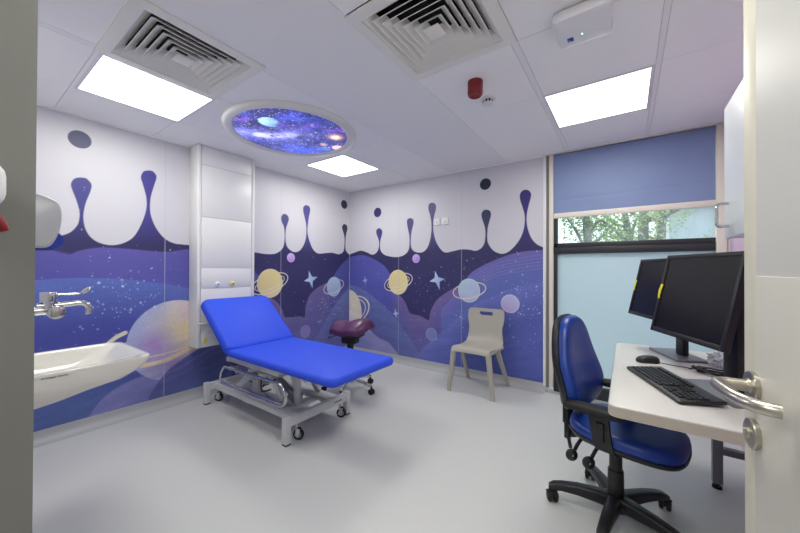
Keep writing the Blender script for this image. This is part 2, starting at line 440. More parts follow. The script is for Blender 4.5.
SPL_B=[(-0.005,1.454),(0.101,1.481),(0.224,1.506),(0.342,1.481),(0.44,1.444),(0.515,1.462),(0.56,1.519),(0.574,1.605),(0.559,1.663),(0.53,1.724),(0.521,1.783),(0.57,1.812),(0.618,1.782),(0.625,1.733),(0.601,1.661),(0.59,1.591),(0.598,1.503),(0.664,1.439),(0.788,1.408),(0.909,1.403),(1.009,1.432),(1.068,1.489),(1.083,1.57),(1.08,1.678),(1.06,1.761),(1.044,1.844),(1.05,1.892),(1.093,1.908),(1.137,1.885),(1.144,1.836),(1.121,1.757),(1.106,1.676),(1.103,1.569),(1.122,1.501),(1.186,1.459),(1.279,1.456),(1.35,1.507),(1.39,1.597),(1.411,1.712),(1.411,1.815),(1.396,1.907),(1.368,2.0),(1.377,2.057),(1.421,2.072),(1.466,2.047),(1.474,1.989),(1.449,1.902),(1.437,1.813),(1.441,1.71),(1.473,1.593),(1.53,1.501),(1.602,1.445),(1.711,1.458),(1.818,1.476),(1.921,1.468),(1.996,1.454),(2.058,1.481),(2.095,1.533),(2.108,1.614),(2.104,1.708),(2.074,1.803),(2.062,1.863),(2.081,1.903),(2.117,1.913),(2.158,1.896),(2.172,1.853),(2.155,1.785),(2.135,1.706),(2.13,1.601),(2.142,1.531),(2.202,1.449),(2.293,1.412),(2.371,1.437),(2.446,1.508),(2.5,1.592),(2.531,1.699),(2.535,1.807),(2.51,1.908),(2.487,1.987),(2.487,2.042),(2.516,2.075),(2.558,2.076),(2.589,2.05),(2.597,2.006),(2.576,1.923),(2.556,1.827),(2.554,1.74),(2.569,1.653),(2.603,1.565),(2.654,1.503),(2.713,1.469)]

def splash(pr, pts, s_lo, s_hi, table, discs):
    """white above the splash line; below is left as painted; the splash itself is a dark band on it"""
    P = [(s_lo - .1, pts[0][1])] + [tuple(p) for p in spline([(a, b, 0) for a, b in pts], 5) and [(v.x, v.y) for v in spline([(a, b, 0) for a, b in pts], 5)]] + [(s_hi + .1, pts[-1][1])]
    d = pr.poly(P + [(s_hi + .1, 0), (s_lo - .1, 0)])
    pr.over(UP, 1 - pr.cov(d))
    hi = np.clip((pr.Z - 1.45) / .25, 0, 1)
    ss = np.array([t[0] for t in table]); cc = np.array([lin(t[1]) for t in table])
    c = np.stack([np.interp(pr.S, ss, cc[:, k]) for k in range(3)], -1)
    pr.img += (c - pr.img) * (pr.cov(d) * hi)[..., None]
    for (cx, cz, r, col) in discs:
        e, _, _ = pr.ell((cx, cz), r, r); pr.over(col, pr.cov(e))

# ---- left wall
L = Print(YD, 0.0, .085, H)
NAVY = (54, 51, 108)
L.img[:] = lin(NAVY)
left = L.S < -1.9
Lr = ~left
# waves beside the basin
L.hill([(-3.5, 1.395), (-3.138, 1.383), (-3.02, 1.355), (-2.973, 1.345), (-2.919, 1.375), (-2.8, 1.405), (-2.617, 1.403), (-2.366, 1.389), (-2.162, 1.425), (-1.8, 1.44)], (96, 88, 184), (84, 84, 178), .22, hi=-1.9)
L.hill([(-3.5, 1.38), (-3.1, 1.36), (-2.96, 1.335), (-2.8, 1.29), (-2.5, 1.2), (-2.2, 1.05)], (92, 86, 182), (76, 78, 172), .2, hi=-1.9, edge=.05)
L.hill([(-3.5, 1.14), (-3.137, 1.157), (-3.024, 1.165), (-2.862, 1.166), (-2.615, 1.145), (-2.364, 1.1), (-2.16, 1.05), (-1.8, .98)], (84, 108, 196), (64, 74, 172), .38, hi=-1.9)
L.hill([(-3.5, .62), (-3.0, .6), (-2.6, .52), (-2.2, .46), (-1.8, .40)], (64, 76, 168), (70, 98, 166), .5, hi=-1.9, edge=.3)
# lilac disc low on the wall
d, x, y = L.ell((-2.5, -.02), .38, .33); L.over((126, 124, 196), L.cov(d, .008) * .75)
L.over((84, 96, 168), np.clip((.26 - L.Z) / .1, 0, 1) * np.clip((L.S + 2.66) / .3, 0, 1) * left * .75)
# great planet
C0 = (-2.275, .585)
d, x, y = L.ell(C0, .362, .362)
g = fbm(L.S * 6, L.Z * 3 + L.S * 6, 3)
body = L.blend((144, 164, 222), (206, 190, 190), (x + 1.0) * .62 + (g - .5) * .8)
m = L.cov(d)
L.over(body, m)
yy = np.exp(-(((L.S + 2.20) / .20) ** 2 + ((L.Z - .68) / .2) ** 2)); L.over((226, 210, 160), m * yy * 1.0)
pp = np.exp(-(((L.S + 2.44) / .12) ** 2 + ((L.Z - .56) / .12) ** 2)); L.over((172, 120, 212), m * pp * .8)
pp = np.exp(-(((L.S + 2.25) / .25) ** 2 + ((L.Z - .34) / .14) ** 2)); L.over((142, 118, 196), m * pp * .95)
pp = np.exp(-(((L.S + 2.12) / .16) ** 2 + ((L.Z - .83) / .1) ** 2)); L.over((206, 180, 206), m * pp * .8)
L.line([(-2.9, .52), (-2.80, .58), (-2.752, .632), (-2.702, .677), (-2.635, .708)], .016, (214, 208, 176))
L.line([(-2.70, .58), (-2.66, .61), (-2.635, .62)], .006, (190, 170, 160))
L.line([(-2.60, .46), (-2.472, .466), (-2.36, .472), (-2.156, .505), (-1.95, .6)], .0075, (220, 188, 156))
L.line([(-2.64, .42), (-2.486, .402), (-2.354, .410), (-2.218, .452), (-2.068, .51), (-1.95, .57)], .018, (216, 192, 152))
# dark ground under the ring, right of the great planet
L.hill([(-2.48, .12), (-2.35, .30), (-2.2, .40), (-2.05, .47), (-1.85, .53), (-1.6, .52), (-1.4, .45), (-1.2, .4)], (80, 84, 158), (78, 98, 164), .4, edge=.02)
L.line([(-2.45, .28), (-2.25, .31), (-2.0, .42), (-1.7, .48)], .004, (120, 126, 190), .5)
L.line([(-2.40, .22), (-2.2, .26), (-1.95, .37), (-1.65, .43)], .003, (120, 126, 190), .4)
# right of the white panel
L.hill([(-1.75, 1.38), (-1.6, 1.3), (-1.48, 1.18), (-1.38, 1.02), (-1.33, .86)], (72, 82, 172), (62, 66, 140), .3, lo=-1.9)
cl = [(-1.7, .93), (-1.416, .93), (-1.315, .9), (-1.22, .84), (-1.16, .755), (-1.125, .672), (-1.10, .645), (-1.01, .638), (-.89, .632), (-.825, .61), (-.808, .66), (-.797, .768), (-.733, .894), (-.616, .981), (-.476, 1.035), (-.29, 1.108), (0, 1.2)]
L.hill(cl, (106, 94, 158), (94, 90, 162), .28, lo=-1.9)
L.hill([(-1.12, .55), (-.9, .6), (-.75, .56), (-.6, .52)], (90, 84, 158), (92, 96, 172), .2, lo=-1.2, edge=.1, alpha=.5)
L.hill([(-.42, .95), (-.36, 1.08), (-.29, 1.17), (-.152, 1.31), (-.007, 1.41)], (84, 86, 170), (74, 80, 162), .3, lo=-.42, fade=.05)
L.hill([(-.85, .1), (-.629, .31), (-.473, .504), (-.287, .722), (-.15, .85), (-.004, .95)], (94, 108, 180), (84, 92, 166), .35)
L.specks(170, -.6, -.1, .5, .85, .002, .005)
L.texture()
splash(L, SPL_L, YD, 0, [(-3.4, (74, 72, 140)), (-2.93, (72, 72, 138)), (-2.5, (70, 66, 142)), (-2.2, (54, 52, 112)), (-1.5, (58, 56, 116)), (-1.12, (80, 80, 132)), (-.8, (84, 82, 148)), (-.4, (56, 56, 110)), (-.1, (48, 54, 84))], [(-2.926, 2.223, .066, (76, 78, 112)), (-.113, 2.19, .064, (40, 48, 70))])
L.planet((-1.312, 1.069), .165, .168, (228, 214, 150), (228, 208, 166), (232, 224, 200), (232, 228, 214), rot=.3, rr=1.42, double=True)
L.planet((-.308, .985), .13, .138, (178, 204, 224), (158, 176, 218), (196, 216, 236), (230, 218, 176), rot=.25, rr=1.42)
for c, r in (((-1.03, 1.377), .056),): L.planet(c, r, r, (196, 180, 236), (170, 120, 214), (214, 196, 240))
d, x, y = L.ell((-.804, .425), .072, .076); L.over((150, 140, 200), L.cov(d, .012) * .55); L.over((176, 168, 216), L.cov(np.abs(d) - .003, .008) * .6)
L.star4((-.721, 1.099), (-.755, 1.217), (-.607, 1.13), (-.692, .979), (-.831, 1.081))
L.specks(45, -3.43, -2.2, 1.15, 1.46, .002, .005)
L.specks(80, -2.85, -2.4, .85, 1.18, .002, .007)
L.specks(60, -3.3, -2.2, .55, 1.1, .003, .006, a=.5)
L.specks(14, -3.0, -2.85, 1.5, 1.9, .003, .006, ok=lambda a, b: abs(a + 2.91) < .03, a=.8)
L.specks(70, -1.55, 0, .65, 1.42, .002, .005)
for sx in (-2.366, -1.172): L.over((188, 188, 204), np.clip(1.2 - np.abs(L.S - sx) / .004, 0, 1) * .75)
co, q = L.sheet('x')
wall_left = sheet_object('wall_left', co, q, L.img.reshape(-1, 3), [((-.12, YD - .15, 0), (-.0006, .2, H + .095))], [M_mural, M_plain])
wall_left['kind'] = 'structure'

# ---- back wall
B = Print(0.0, 2.717, .085, H)
B.img[:] = lin((54, 51, 106))
B.hill([(-.01, 1.41), (.254, 1.442), (.499, 1.37), (.68, 1.27), (.8, 1.12), (.87, .98), (.901, .80)], (86, 88, 188), (76, 82, 176), .4)
B.hill([(.8, .93), (.901, .905), (1.015, .805), (1.079, .68), (1.126, .655), (1.248, .64), (1.36, .60), (1.385, .62), (1.409, .729), (1.493, .859), (1.63, .964), (1.8, 1.055), (1.998, 1.141), (2.3, 1.3), (2.717, 1.4)], (112, 94, 162), (92, 90, 166), .3, lo=.78, fade=.14)
B.hill([(1.55, .75), (1.7, .9), (1.826, 1.055), (1.925, 1.186), (2.046, 1.267), (2.274, 1.366), (2.487, 1.426), (2.717, 1.441)], (108, 100, 188), (84, 102, 184), .22)
for k in range(5):
    o = .035 + .035 * k
    B.line([(1.95 + o, 1.19 - o * .7), (2.1, 1.275 - o), (2.3, 1.36 - o), (2.717, 1.43 - o)], .008, (130, 122, 196), .18)
B.hill([(1.2, .14), (1.323, .267), (1.495, .415), (1.671, .569), (1.864, .741), (2.046, .869), (2.219, .957), (2.383, 1.03), (2.717, 1.115)], (96, 108, 196), (72, 88, 178), .4)
B.hill([(-.01, 1.015), (.256, .95), (.502, .829), (.768, .653), (.935, .493), (1.127, .292), (1.264, .119)], (92, 108, 180), (84, 92, 168), .45)
B.hill([(-.01, .52), (.06, .51), (.317, .429), (.505, .307), (.62, .26), (.735, .239), (.854, .147), (.95, .05)], (138, 136, 196), (110, 116, 190), .3)
d, x, y = B.ell((0.008, .577), .245, .345); B.over(B.blend((224, 214, 178), (206, 194, 206), .5 - y * .6), B.cov(d))
for (rs, w) in ((.40, .010), (.33, .007)):
    e, ex, ey = B.ell((.008, .60), rs, rs * .52, .35); B.over((226, 218, 196), np.clip(1.3 - np.abs(np.hypot(ex, ey) - 1) * rs / w * .7, 0, 1) * (d > 0) * (B.S > .1))
B.specks(300, 1.75, 2.717, .4, 1.12, .002, .006, ok=lambda a, b: b < .86 + (a - 2.05) * .4 + .03 and b > .35 + rng.random() * .5)
B.specks(90, .0, .5, .75, .98, .002, .004, a=.6)
B.specks(120, .9, 2.0, .3, 1.1, .002, .0045, a=.7)
B.texture()
splash(B, SPL_B, 0, 2.717, [(0, (54, 54, 106)), (.57, (66, 66, 132)), (.9, (54, 52, 108)), (1.09, (84, 82, 130)), (1.25, (60, 58, 118)), (1.42, (84, 82, 128)), (1.6, (58, 56, 116)), (1.95, (56, 56, 112)), (2.12, (56, 66, 92)), (2.3, (56, 54, 108)), (2.54, (62, 54, 122)), (2.7, (66, 62, 124))], [(.543, 2.036, .067, (54, 52, 108)), (2.107, 2.204, .065, (36, 44, 66))])
B.planet((.9, 1.063), .158, .165, (228, 214, 150), (230, 210, 168), (234, 226, 204), (232, 228, 214), rot=.3, rr=1.42, double=True)
B.planet((1.912, .994), .134, .138, (178, 204, 224), (178, 186, 222), (200, 220, 238), (232, 220, 170), rot=.22, rr=1.45)
B.planet((1.186, 1.376), .055, .055, (196, 180, 236), (170, 120, 214), (214, 196, 240))
B.planet((2.384, .872), .098, .098, (174, 190, 226), (184, 164, 210), (216, 210, 236))
d, x, y = B.ell((1.414, .426), .076, .076); B.over((134, 146, 206), B.cov(d, .012) * .6); B.over((166, 176, 218), B.cov(np.abs(d) - .003, .008) * .6)
B.star4((1.49, 1.114), (1.465, 1.221), (1.603, 1.121), (1.532, .984), (1.386, 1.086))
B.star4((.317, 1.073), (.305, 1.14), (.368, 1.082), (.33, 1.01), (.262, 1.06), (170, 184, 226), (140, 160, 220))
B.star4((.864, .64), (.85, .71), (.92, .65), (.875, .57), (.815, .63), (186, 196, 230), (160, 176, 226))
B.specks(110, .9, 2.717, 1.0, 1.44, .002, .005, a=.7)
B.specks(40, .1, .9, .6, 1.4, .002, .005, a=.6)
for sx in (.908, 1.818): B.over((188, 188, 204), np.clip(1.2 - np.abs(B.S - sx) / .004, 0, 1) * .7)
B.over((206, 206, 214), np.clip(1.2 - (B.S - 0) / .012, 0, 1) * .8)
co, q = B.sheet('y')
wall_back = sheet_object('wall_back', co, q, B.img.reshape(-1, 3), [((0, .0006, 0), (2.717, .2, H + .095)), ((4.052, .0006, 0), (4.3, .2, H + .095))], [M_mural, M_plain])
wall_back['kind'] = 'structure'
del L, B

# ------------------------------------------------------------------ the room
structure('floor', MB().bx((-.12, -5.2, -.1), (XR + .2, .2, 0)), M_floor)
structure('wall_right', MB().bx((XR, YD - .15, 0), (XR + .12, .2, H + .095)), M_pink)
DX0, DX1, DZ = 2.60, 3.72, 2.12    # doorway
structure('wall_door', MB().bx((-.12, YD - .15, 0), (DX0 - .04, YD, H + .095)).bx((DX1 + .04, YD - .15, 0), (XR, YD, H + .095)).bx((DX0 - .04, YD - .15, DZ + .04), (DX1 + .04, YD, H + .095)), M_plain)
structure('trim_door_frame', MB().bx((DX0 - .04, YD - .15, 0), (DX0, YD, DZ)).bx((DX1, YD - .15, 0), (DX1 + .04, YD, DZ)).bx((DX0 - .04, YD - .15, DZ), (DX1 + .04, YD, DZ + .04)), M_jamb)
structure('wall_corridor', MB().bx((-.12, -5.3, 0), (XR + .2, -5.2, H + .095)).bx((.9, -5.2, 0), (1.0, YD - .15, H + .095)).bx((XR + .1, -5.2, 0), (XR + .2, YD - .15, H + .095)), M_plain)
# ceiling: tiles with shadow gaps, plain band across the middle
cb = MB()
cb.bx((-.12, -5.3, H + .09), (XR + .2, .2, H + .16), mi=1)
xs = [0, .53, 1.125, 1.165, 1.672, 2.362, 2.925, 2.960, 3.545, 3.572, XR]
ys = [YD, -3.065, -2.475, -1.86, -1.24, -.62, 0]
for i in range(len(xs) - 1):
    w = xs[i + 1] - xs[i]
    if w < .1 or i == 4:     # running bands: no cross joints
        cb.bx((xs[i] + .001, YD, H), (xs[i + 1] - .001, -.003, H + .01), mi=2)
    else:
        for j in range(len(ys) - 1):
            if (i, j) in ((3, 1), (5, 2)): continue      # the air diffusers sit in these openings
            cb.bx((xs[i] + .001, ys[j] + .0012, H), (xs[i + 1] - .001, ys[j + 1] - .0012, H + .01))
cb.bx((.9, -5.2, H), (XR + .1, YD, H + .01))
structure('ceiling', cb, [M_ceil, M_gap, M_bandc])
# perimeter angle
structure('trim_ceiling_edge', MB().bx((0, YD, H - .008), (.012, 0, H - .0005)).bx((0, -.012, H - .008), (2.72, 0, H - .0005)), M_ceil)
# coved skirting
def cove(fn, L0, L1):
    prof = [(0.0005, .088), (.004, .088), (.006, .05), (.012, .03), (.026, .012), (.05, .003), (.075, .0005)]
    return MB().loft([[fn(d, z, s) for d, z in prof] for s in (L0, L1)], False, False, closed=False)
structure('baseboard_left', cove(lambda d, z, s: (d, s, z), YD, 0), M_cove, sharp=60)
structure('baseboard_back', cove(lambda d, z, s: (s, -d, z), 0, 2.74), M_cove, sharp=60)

# ------------------------------------------------------------------ window wall: trims, frame, panes, blind
structure('trim_1', MB().bx((2.717, -.014, .07), (2.742, .1, H), bev=.003, mi=1).bx((2.742, .012, .05), (2.772, .1, H), mi=2).bx((2.772, -.010, .06), (2.809, .1, H), bev=.003), [M_cream, M_white, M_jamb])
structure('trim_2', MB().bx((3.993, -.01, .0), (4.052, .1, H), bev=.003), [M_cream])
structure('trim_3', MB().bx((2.717, -.03, H - .010), (4.06, -.012, H - .001)).bx((2.745, .05, 2.36), (4.0, .1, H)), [M_cream])
fr = MB()
fr.bx((2.808, .03, .05), (2.84, .1, H))
fr.bx((2.808, .02, 1.40), (3.993, .1, 1.462), bev=.004).bx((2.808, .03, 1.462), (3.993, .1, 1.505), bev=.004)
fr.bx((2.808, .02, .02), (3.993, .1, .13), bev=.004).bx((2.808, .03, 2.33), (3.993, .1, H))
win = structure('window_1', fr, M_alu)
structure('upper_pane', MB().bx((2.84, .062, 1.505), (3.993, .068, 2.33)), M_glass, parent=win)
structure('frosted_pane', MB().bx((2.84, .062, .13), (3.993, .068, 1.40)), M_frost, parent=win)
structure('wall_back_header', MB().bx((2.717, .0, H - .0005), (4.06, .2, H + .095)), M_plain)
structure('wall_back_sill', MB().bx((2.717, .0, -.02), (4.052, .2, .02)), M_cove)

rb = thing('roller_blind', 'half-lowered blue roller blind covering the top of the window', 'blind', (3.40, .012, 1.77))
def blind(u, v):
    x = 2.811 + (3.991 - 2.811) * u; z = 1.80 + .592 * v
    w = .003 * math.sin(u * 9 + v * 3) * math.sin(v * 7 + 1) + .0022 * math.exp(-((z - 1.93 - .02 * u) / .012) ** 2)
    return Vector((x, .012 + w, z))
def blindb(u, v):
    p = blind(u, v); p.y += .0015; return p
finish('fabric', MB().surf(blind, 90, 60).surf(blindb, 90, 60), M_blind, rb, sharp=80)
finish('bottom_bar', MB().bx((2.811, .0, 1.752), (3.991, .024, 1.803), bev=.006), M_cream, rb)
finish('roller_tube', MB().cyl((2.811, .032, 2.372), (3.991, .032, 2.372), .016), M_blind, rb)

# ------------------------------------------------------------------ outside the window
structure('ground', MB().bx((-14, .3, -.1), (22, 26, -.05)), M_ground)
fc = thing('building', 'pale low building behind the trees outside the window', 'building', (8.5, 12.6, -.05))
f = MB()
f.bx((4.55, 12.6, -.05), (14, 16, 3.55))
finish('wall', f, M_facade, fc)
for k in range(6):
    finish('post', MB().bx((4.6 + k * 1.42, 12.44, -.05), (4.74 + k * 1.42, 12.599, 3.52)), M_post, fc)
finish('eaves', MB().bx((4.3, 12.2, 3.55), (14.3, 16.2, 3.85)), M_pinkroof, fc)
def tree(x, y, label, s, lean, seed, hgt=4.2, mleaf=None, NL=1000, tr_=.10):
    R = random.Random(seed)
    t = thing('tree', label, 'tree', (x, y, -.05), 0, 'trees outside the window')
    tr = MB(); ends = []
    path = spline([(0, 0, 0), (lean * .25, .05, 1.0 * s), (lean * .55, 0, 1.9 * s), (lean, .1, 2.7 * s), (lean * 1.3, 0, hgt * .85)], 5)
    tr.tube(path, [tr_ * (1 - .6 * i / len(path)) for i in range(len(path))], 10)
    for k in range(9):
        b = path[R.randint(5, len(path) - 2)]; a = R.uniform(0, 2 * PI); l = R.uniform(.4, .95) * s
        e = b + Vector((math.cos(a) * l, math.sin(a) * l * .8, R.uniform(-.05, .9)))
        mid = (b + e) / 2 + Vector((0, 0, R.uniform(-.1, .25)))
        bp = spline([b, mid, e], 4); tr.tube(bp, [.035 * s * (1 - .8 * i / len(bp)) for i in range(len(bp))], 6)
        ends += bp[2:]
    finish('trunk', tr, M_bark, t, world=False)
    lf = bmesh.new()
    for k in range(NL):
        c = R.choice(ends) + Vector((R.gauss(0, .16) * s, R.gauss(0, .16) * s, R.gauss(0, .14) * s))
        if c.z < 1.5 * s or math.hypot(c.x, c.y) > 1.0 * s: continue
        q = Euler((R.uniform(-1, 1), R.uniform(-1, 1), R.uniform(0, 6))).to_matrix(); l = R.uniform(.022, .045) * s
        vs = [lf.verts.new(c + q @ Vector(v)) for v in ((-l, 0, 0), (-l * .3, l * .5, .01), (l * .5, l * .4, -.01), (l, 0, 0), (l * .5, -l * .4, -.01), (-l * .3, -l * .5, .01))]
        lf.faces.new(vs)
    m = MB(); m.bm.free(); m.bm = lf
    finish('foliage', m, mleaf or M_leaf, t, world=False, recalc=False)
tree(2.86, 3.5, 'leafy tree nearest the left edge of the clear window pane', 1.0, -.1, 3, mleaf=M_leafd, NL=2200, tr_=.10)
tree(3.62, 5.7, 'tree with a slanting trunk left of the middle of the clear pane', 1.1, -.3, 4, NL=1300, tr_=.10)
tree(3.78, 8.0, 'upright thick-trunked tree in the middle of the clear window pane', 1.3, .05, 8, NL=1000, tr_=.17)
tree(4.36, 10.8, 'tree just left of the pale building beyond the clear pane', 1.5, .1, 12, NL=1000, tr_=.16)

# ------------------------------------------------------------------ ceiling fittings
LG = 'ceiling light panels'
lp = thing('ceiling_light', 'square ceiling light above the blue window blind', 'ceiling light', (3.247, -.929, H), 0, LG)
e = MB()
for (lo, hi) in (((-.296, -.296), (.296, -.279)), ((-.296, .279), (.296, .296)), ((-.296, -.279), (-.279, .279)), ((.279, -.279), (.296, .279))):
    e.bx((lo[0], lo[1], -.004), (hi[0], hi[1], -.0003))
finish('frame', e, M_white, lp, world=False)
finish('diffuser', MB().bx((-.279, -.279, -.003), (.279, .279, -.0005)), M_led, lp, world=False)
la = bpy.data.lights.new('lamp', 'AREA'); la.shape = 'SQUARE'; la.size = .55; la.energy = 11; la.color = (1.0, .99, .895); la.spread = math.radians(180)
lo_ = bpy.data.objects.new('lamp', la); COL.objects.link(lo_); lo_.parent = lp; lo_.location = (0, 0, -.006)
dup(lp, (.812, -2.75, H), 0, 'square ceiling light beside the left air diffuser, nearest the basin')
dup(lp, (.780, -.907, H), 0, 'square ceiling light behind the round galaxy panel, nearest the far corner')
dup(lp, (3.247, -2.77, H), 0, 'square ceiling light over the doorway')
cl_ = dup(lp, (2.9, -4.4, H), 0, 'added square fill light out in the corridor, never in view')  # added unseen lamp: fills the room through the doorway from behind the camera
for c_ in cl_.children:
    if c_.type == 'LIGHT': c_.data = c_.data.copy(); c_.data.energy = 14

ac = thing('air_diffuser', 'square louvred air diffuser between the left ceiling light and the galaxy panel', 'air vent', (1.418, -2.768, H), 0, 'louvred ceiling air diffusers')
def sqring(mb, r0, r1, z0, z1, th):
    """four-sided sloping blade ring: inner half-width r0 at z0 (high), outer r1 at z1 (low)"""
    q = lambda r, z: [Vector((r, r, z)), Vector((-r, r, z)), Vector((-r, -r, z)), Vector((r, -r, z))]
    mb.loft([q(r0, z0), q(r1, z1), q(r1 + th, z1), q(r1 + th, z1 + th), q(r0 + th, z0), q(r0, z0)], False, False)
e = MB(); q = lambda r, z: [Vector((r, r, z)), Vector((-r, r, z)), Vector((-r, -r, z)), Vector((r, -r, z))]
e.loft([q(.304, -.0005), q(.304, -.007), q(.288, -.012), q(.258, -.012), q(.248, -.010), q(.248, .012)], False, False)
finish('frame', e, M_acw, ac, world=False, sharp=20)
e = MB(); e.bx((-.27, -.27, .068), (.27, .27, .072))
for (lo, hi) in (((-.27, -.27), (.27, -.262)), ((-.27, .262), (.27, .27)), ((-.27, -.262), (-.262, .262)), ((.262, -.262), (.27, .262))): e.bx((lo[0], lo[1], .001), (hi[0], hi[1], .068))
finish('duct_backing', e, M_black, ac, world=False)
for k in range(6):
    e = MB(); r = .058 + .0345 * k
    sqring(e, r - .030, r + .015, .036, -.012 + .0014 * k, .0025)
    finish('louvre', e, M_acw, ac, world=False, sharp=20)
finish('centre_plate', MB().box((0, 0, -.014), (.082, .082, .006), bev=.002), M_acw, ac, world=False)
dup(ac, (2.655, -2.1675, H), 0, 'square louvred air diffuser above the red alarm, nearest the camera')

sk = thing('sky_ceiling_panel', 'round backlit ceiling panel printed with a blue galaxy', 'ceiling light', (1.098, -1.822, H))
finish('rim', MB().lathe([(.530, -.0006), (.530, -.012), (.524, -.024), (.512, -.032), (.492, -.035), (.470, -.032), (.456, -.024), (.452, -.012), (.452, -.0006)], n=96, cap=False), M_ring, sk, world=False, sharp=50)
G = Print(-.455, .455, -.455, .455)
G.img[:] = lin((30, 34, 112))
n1 = fbm(G.S * 5 + 20, G.Z * 5 + 9, 71); n2 = fbm(G.S * 13 + 3, G.Z * 13, 81)
n3 = fbm(G.S * 34 + 8, G.Z * 34 + 2, 91)
G.over((64, 84, 214), (n1 - .3) * 1.5 + (n3 - .5) * 1.1)
G.over((20, 24, 84), np.clip((.46 - n2) * 3, 0, .7))
u = (G.S + G.Z) / math.sqrt(2); w = (G.Z - G.S) / math.sqrt(2)     # along / across the bright band
# band runs from (-.34,-.31) to (0,.02)
bd = np.exp(-((w - .02 + .04 * np.sin(u * 7)) / .11) ** 2) * np.exp(-((u + .22) / .30) ** 2)
G.over((124, 126, 240), bd * (.8 + (n2 - .5) * 1.4 + (n3 - .5)))
bd = np.exp(-((w - .02 + .04 * np.sin(u * 7)) / .05) ** 2) * np.exp(-((u + .20) / .2) ** 2)
G.over((222, 226, 255), bd * (.75 + (n2 - .5) * 1.8 + (n3 - .5) * 1.2))
ps = np.exp(-((w + .19 - .1 * u) / .05) ** 2) * np.clip((n2 - .42) * 4, 0, 1); G.over((150, 96, 220), ps * .5)
G.over((26, 40, 66), np.clip((u - .06) * 2.6, 0, 1) * np.clip((n1 - .25) * 2.2, 0, 1) * .8)
G.over((52, 90, 232), np.exp(-(((G.S + .22) / .14) ** 2 + ((G.Z - .26) / .16) ** 2)) * .7 * n2 * 1.6)
d, x, y = G.ell((.048, -.245), .082, .082)
G.over(G.blend((168, 222, 246), (34, 56, 140), (x + y) * .42 + .42 + (n2 - .5) * .9), G.cov(d, .012))
og = np.exp(-(((G.S - .253) / .05) ** 2 + ((G.Z - .25) / .05) ** 2)); G.over((255, 190, 150), og * 1.1)
og = np.exp(-(((G.S - .253) / .025) ** 2 + ((G.Z - .25) / .02) ** 2)); G.over((255, 244, 235), og * 1.4)
d, x, y = G.ell((.095, .432), .055, .055); G.over((250, 190, 190), G.cov(d))
d, x, y = G.ell((.044, .30), .028, .028); G.over((220, 150, 170), G.cov(d, .03))
d, x, y = G.ell((-.02, .37), .05, .05); G.over((90, 140, 220), G.cov(d, .06) * .5)
G.specks(1500, -.45, .45, -.45, .45, .0018, .0035, a=.9)
G.specks(90, -.45, .45, -.45, .45, .004, .006, a=1)
co, qd = G.sheet('y'); co = np.stack([co[:, 0], co[:, 2], np.full(len(co), -.020)], -1)
rr = np.hypot(co[:, 0], co[:, 1]); keep = (rr < .455)
qd = qd[keep[qd].all(1)][:, ::-1]
used = np.unique(qd); remap = np.zeros(len(co), int); remap[used] = np.arange(len(used))
gx = sheet_object('galaxy_print', co[used], remap[qd], G.img.reshape(-1, 3)[used], [], [M_galaxy]); gx.parent = sk

wa = thing('wireless_access_point', 'white rounded square access point with a blue sticker on the ceiling', 'access point', (3.247, -1.845, H))
e = MB().prism(rrect(0, 0, .112, .112, .03), .050, Matrix.Translation((0, 0, -.055)), bev=.014)
finish('housing', e, M_wplastic, wa, world=False)
finish('mount_plate', MB().box((0, 0, -.0035), (.12, .12, .006)), M_wplastic, wa, world=False)
finish('sticker', MB().box((-.055, .045, -.0558), (.026, .030, .0012)).box((-.052, .044, -.0566), (.012, .014, .0006), mi=1).box((-.060, .052, -.0566), (.010, .004, .0006), mi=2), [M_blue_st, M_darkgrey, M_wplastic], wa, world=False)
finish('status_light', MB().ball((-.005, .03, -.0555), .003), M_blueled, wa, world=False)

al = thing('alarm_sounder', 'red cylindrical alarm sounder on the ceiling', 'alarm', (2.648, -1.640, H))
finish('base', MB().lathe([(.046, .002), (.046, -.022), (.044, -.025)], n=32), M_red, al, world=False)
finish('horn', MB().lathe([(.041, -.025), (.046, -.028), (.047, -.070), (.044, -.082), (.036, -.090), (.030, -.086), (.012, -.086)], n=32), M_red, al, world=False)
sd = thing('smoke_detector', 'small white smoke detector beside the red alarm on the ceiling', 'smoke detector', (2.645, -1.405, H))
finish('base', MB().lathe([(.05, .002), (.05, -.012), (.046, -.016)], n=32), M_wplastic, sd, world=False)
finish('sensor_chamber', MB().lathe([(.034, -.016), (.034, -.033), (.03, -.036)], n=32), M_black, sd, world=False)
e = MB()
for k in range(10):
    a = 2 * PI * k / 10; e.box((.036 * math.cos(a), .036 * math.sin(a), -.025), (.006, .008, .020), (0, 0, a))
e.lathe([(.040, -.034), (.036, -.042), (.02, -.047), (.006, -.048)], n=32)
finish('cap', e, M_wplastic, sd, world=False)

# ------------------------------------------------------------------ switches on the back wall
so = thing('wall_socket', 'white socket plate on the back wall, the one touching a purple drip', 'socket', (1.492, 0, 1.825), 0, 'white plates on the back wall')
finish('plate', MB().box((0, -.006, 0), (.086, .012, .086), bev=.003), M_wplastic, so, world=False)
finish('jack', MB().box((.002, -.0135, -.004), (.030, .004, .026), bev=.001).box((.002, -.0148, -.008), (.014, .002, .012), mi=1), [M_wplastic, M_mgrey], so, world=False)
dup(so, (1.602, 0, 1.825), 0, 'white socket plate on the back wall, the one away from the purple drip')

